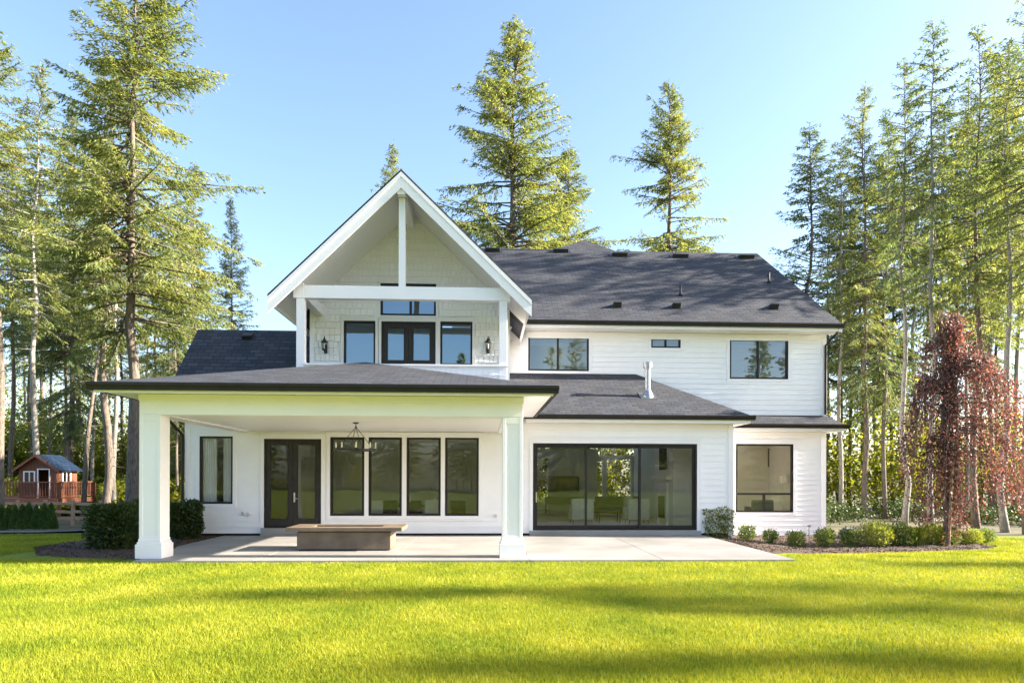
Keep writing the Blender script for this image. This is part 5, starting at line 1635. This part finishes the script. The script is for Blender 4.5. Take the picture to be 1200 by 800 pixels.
mb.box(hx1 - .01, hx1 + .02, (sy0 + sy1) / 2 - .02, (sy0 + sy1) / 2 + .02, sz0, sz1)
fo = mb.build('window', 'trim', ph)
MB().face([(hx1 - .02, sy0, sz0), (hx1 - .02, sy1, sz0), (hx1 - .02, sy1, sz1), (hx1 - .02, sy0, sz1)]).build('pane', 'glass', fo)
mb = MB(); ov = .22; slp = (za - ze) / ((hx1 - hx0) / 2)
for s in (1, -1):
    xe = cx + s * ((hx1 - hx0) / 2 + ov); zl = ze - ov * slp
    pts = [(xe, hy0 - .2, zl), (xe, hy1 + .2, zl), (cx, hy1 + .2, za), (cx, hy0 - .2, za)]
    slab(mb, pts if s > 0 else [pts[1], pts[0], pts[3], pts[2]], .05)
mb.build('roof', 'shade_shingle', ph)
mb = MB()
for s in (1, -1):
    xe = cx + s * ((hx1 - hx0) / 2 + ov); zl = ze - ov * slp
    mb.prism([(cx, hy0 - .23, za - .01), (xe, hy0 - .23, zl - .01), (xe, hy0 - .23, zl - .13), (cx, hy0 - .23, za - .13)], (0, .025, 0))
mb.build('bargeboard', 'cedar', ph)
MB().box(hx0 + .06, hx1 - .06, hy0 + .06, hy1 - .06, zd + .002, zd + .03).build('floor', 'darkwood', ph)
# deck
dd = 33.0
dx1 = PX(67, dd, 575); dx0 = dx1 - 5.2; dy1 = dd + 3.0
dk = thing('deck', 'raised red cedar deck with slatted railing carrying the playhouse', 'deck', ((dx0 + dx1) / 2, dd + 1.5, gz(-22, 34)))
zt_ = zd - .004
mb = MB()
for k in range(20):
    a = dd + (dy1 - dd) * k / 20
    mb.box(dx0, dx1, a, a + (dy1 - dd) / 20 - .008, zt_ - .04, zt_)
mb.build('deck_boards', 'cedar', dk)
mb = MB(); mb.box(dx0, dx1, dd - .04, dd - .002, zt_ - .22, zt_ - .002); mb.box(dx1 + .002, dx1 + .04, dd - .04, dy1, zt_ - .22, zt_ - .002); mb.build('rim_joist', 'cedar', dk)
zr = PZ(40, 564, dd)
mb = MB()
mb.box(dx0, dx1 + .05, dd - .05, dd + .05, zr - .05, zr); mb.box(dx1 - .05, dx1 + .05, dd + .051, dy1, zr - .05, zr)
mb.box(dx0, dx1, dd - .02, dd + .02, zt_ + .08, zt_ + .12); mb.box(dx1 - .02, dx1 + .02, dd + .06, dy1, zt_ + .08, zt_ + .12)
mb.build('handrail', 'cedar', dk)
mb = MB()
x = dx0 + .08
while x < dx1 - .06: mb.box(x - .02, x + .02, dd - .018, dd + .018, zt_ + .12, zr - .05); x += .135
y = dd + .14
while y < dy1 - .05: mb.box(dx1 - .018, dx1 + .018, y - .02, y + .02, zt_ + .12, zr - .05); y += .135
mb.build('balusters', 'cedar', dk)
for (x, y) in ((dx1 - .0, dd + .0), (dx1 - .0, dy1 - .06), (dx0 + 2.6, dd), (dx0 + .1, dd)):
    MB().box(x - .06, x + .06, y + .055, y + .17, gz(x, y) - .3, zr - .055).build('post', 'cedar', dk)

# split-rail fence and the row of young thujas before it
fdp = 29.5
xl, xr = PX(-12, fdp), PX(118, fdp)
fn = thing('rail_fence', 'pale wooden rail fence behind the row of young thujas', 'fence', ((xl + xr) / 2, fdp, gz(-18, fdp)))
npost = 5
for k in range(npost):
    x = xl + (xr - xl) * k / (npost - 1); zb = gz(x, fdp)
    MB().box(x - .06, x + .06, fdp - .06, fdp + .06, zb - .2, zb + 1.0).build('post', 'railwood', fn, bevel=.01)
r_ = random.Random(12)
for k in range(npost - 1):
    xa, xb = xl + (xr - xl) * k / (npost - 1) + .062, xl + (xr - xl) * (k + 1) / (npost - 1) - .062
    for zz_ in (.22, .52, .84):
        MB().bar((xa, fdp + r_.uniform(-.01, .01), gz(xa, fdp) + zz_ + r_.uniform(-.03, .03)), (xb, fdp, gz(xb, fdp) + zz_ + r_.uniform(-.03, .03)), .06, .12).build('rail', 'railwood', fn, bevel=.012)
def cone_bush(name, seed, w_, h, n):
    g = np.random.default_rng(seed)
    f = 1 - g.uniform(0, 1, n) ** .6; r = w_ / 2 * (1 - f) ** .7 * (.35 + .65 * g.uniform(0, 1, n) ** .4); a = g.uniform(0, 6.28, n)
    C = np.stack([r * np.cos(a), r * np.sin(a), .02 + f * h], 1)
    A = np.stack([np.cos(a) * .5, np.sin(a) * .5, np.full(n, 1.0)], 1) + g.normal(0, .25, (n, 3))
    return card_mesh(name, cards(C, A, rdir(n, g), g.uniform(.06, .12, n), g.uniform(.025, .045, n)), M['thuja'])
th = [cone_bush('thuja_a', 1, .5, .95, 2600), cone_bush('thuja_b', 2, .5, .95, 2600)]
tst = stem_mesh('thuja_stem', 8, .1, .6, 2)
names = ['third from the left', 'fourth from the left', 'fifth from the left', 'third from the right', 'second from the right', 'rightmost']
xs8 = [2, 10, 18, 26, 34, 43, 52, 60]
ords = ['first, at the left edge', 'second from the left edge', 'third from the left edge', 'fourth from the left edge', 'fourth from the right end', 'third from the right end', 'second from the right end', 'last at the right end']
for i, x in enumerate(xs8):
    X = PX(x, 26.6); s = random.uniform(.92, 1.08)
    plant('thuja_shrub', 'young conical thuja in the row beyond the driveway, ' + ords[i], 'shrub', X, 26.6, th[i % 2], tst, 'row of young thujas beyond the driveway', (1, 1, s), i * 1.7)

# ------------------------------------------------------------------ grass blades over the lawn
def grass(n, seed):
    g = np.random.default_rng(seed)
    # denser near the viewer: depth drawn with 1/D weighting
    D = 4.2 * (23.5 / 4.2) ** g.uniform(0, 1, n)
    side = g.random(n) < .36
    u = np.where(side, g.uniform(-1.75, 1.9, n), g.uniform(-.86, .92, n))
    X = D * u; Y = D
    inside = ~((X > PXL - .03) & (X < PXR + .03) & (Y > PY0 - .02)) & (Y < 20.8 + .9 * sst(10, 16, X)) & ~((X > PXR) & (X < 14.2) & (Y > 14.9 + .42 * np.maximum(X - 6.4, 0))) & ~((X < PFL) & (X > -10.3) & (Y > 14.6))
    X, Y = X[inside], Y[inside]; m = len(X)
    Z = ground_z(X, Y) - .004
    sc = np.maximum(1.0, Y / 9.0)
    h = g.uniform(.025, .06, m) * sc ** .3; wd = g.uniform(.0022, .0042, m) * sc
    a = g.uniform(0, 6.28, m); ln = h * g.uniform(.1, .9, m); b = g.uniform(0, 6.28, m)
    B = np.stack([X, Y, Z], 1); sx = np.stack([np.cos(a) * wd, np.sin(a) * wd, np.zeros(m)], 1)
    T = B + np.stack([np.cos(b) * ln, np.sin(b) * ln, h], 1)
    V = np.stack([B - sx, B + sx, T], 1).reshape(-1, 3)
    o = bpy.data.objects.new('grass', np_mesh('grass', V, np.arange(m * 3).reshape(-1, 3), M['blade'], 3)); link(o)
    tag(o, 'short bright green grass blades of the mown lawn', 'grass', kind='stuff')
grass(950000, 40)
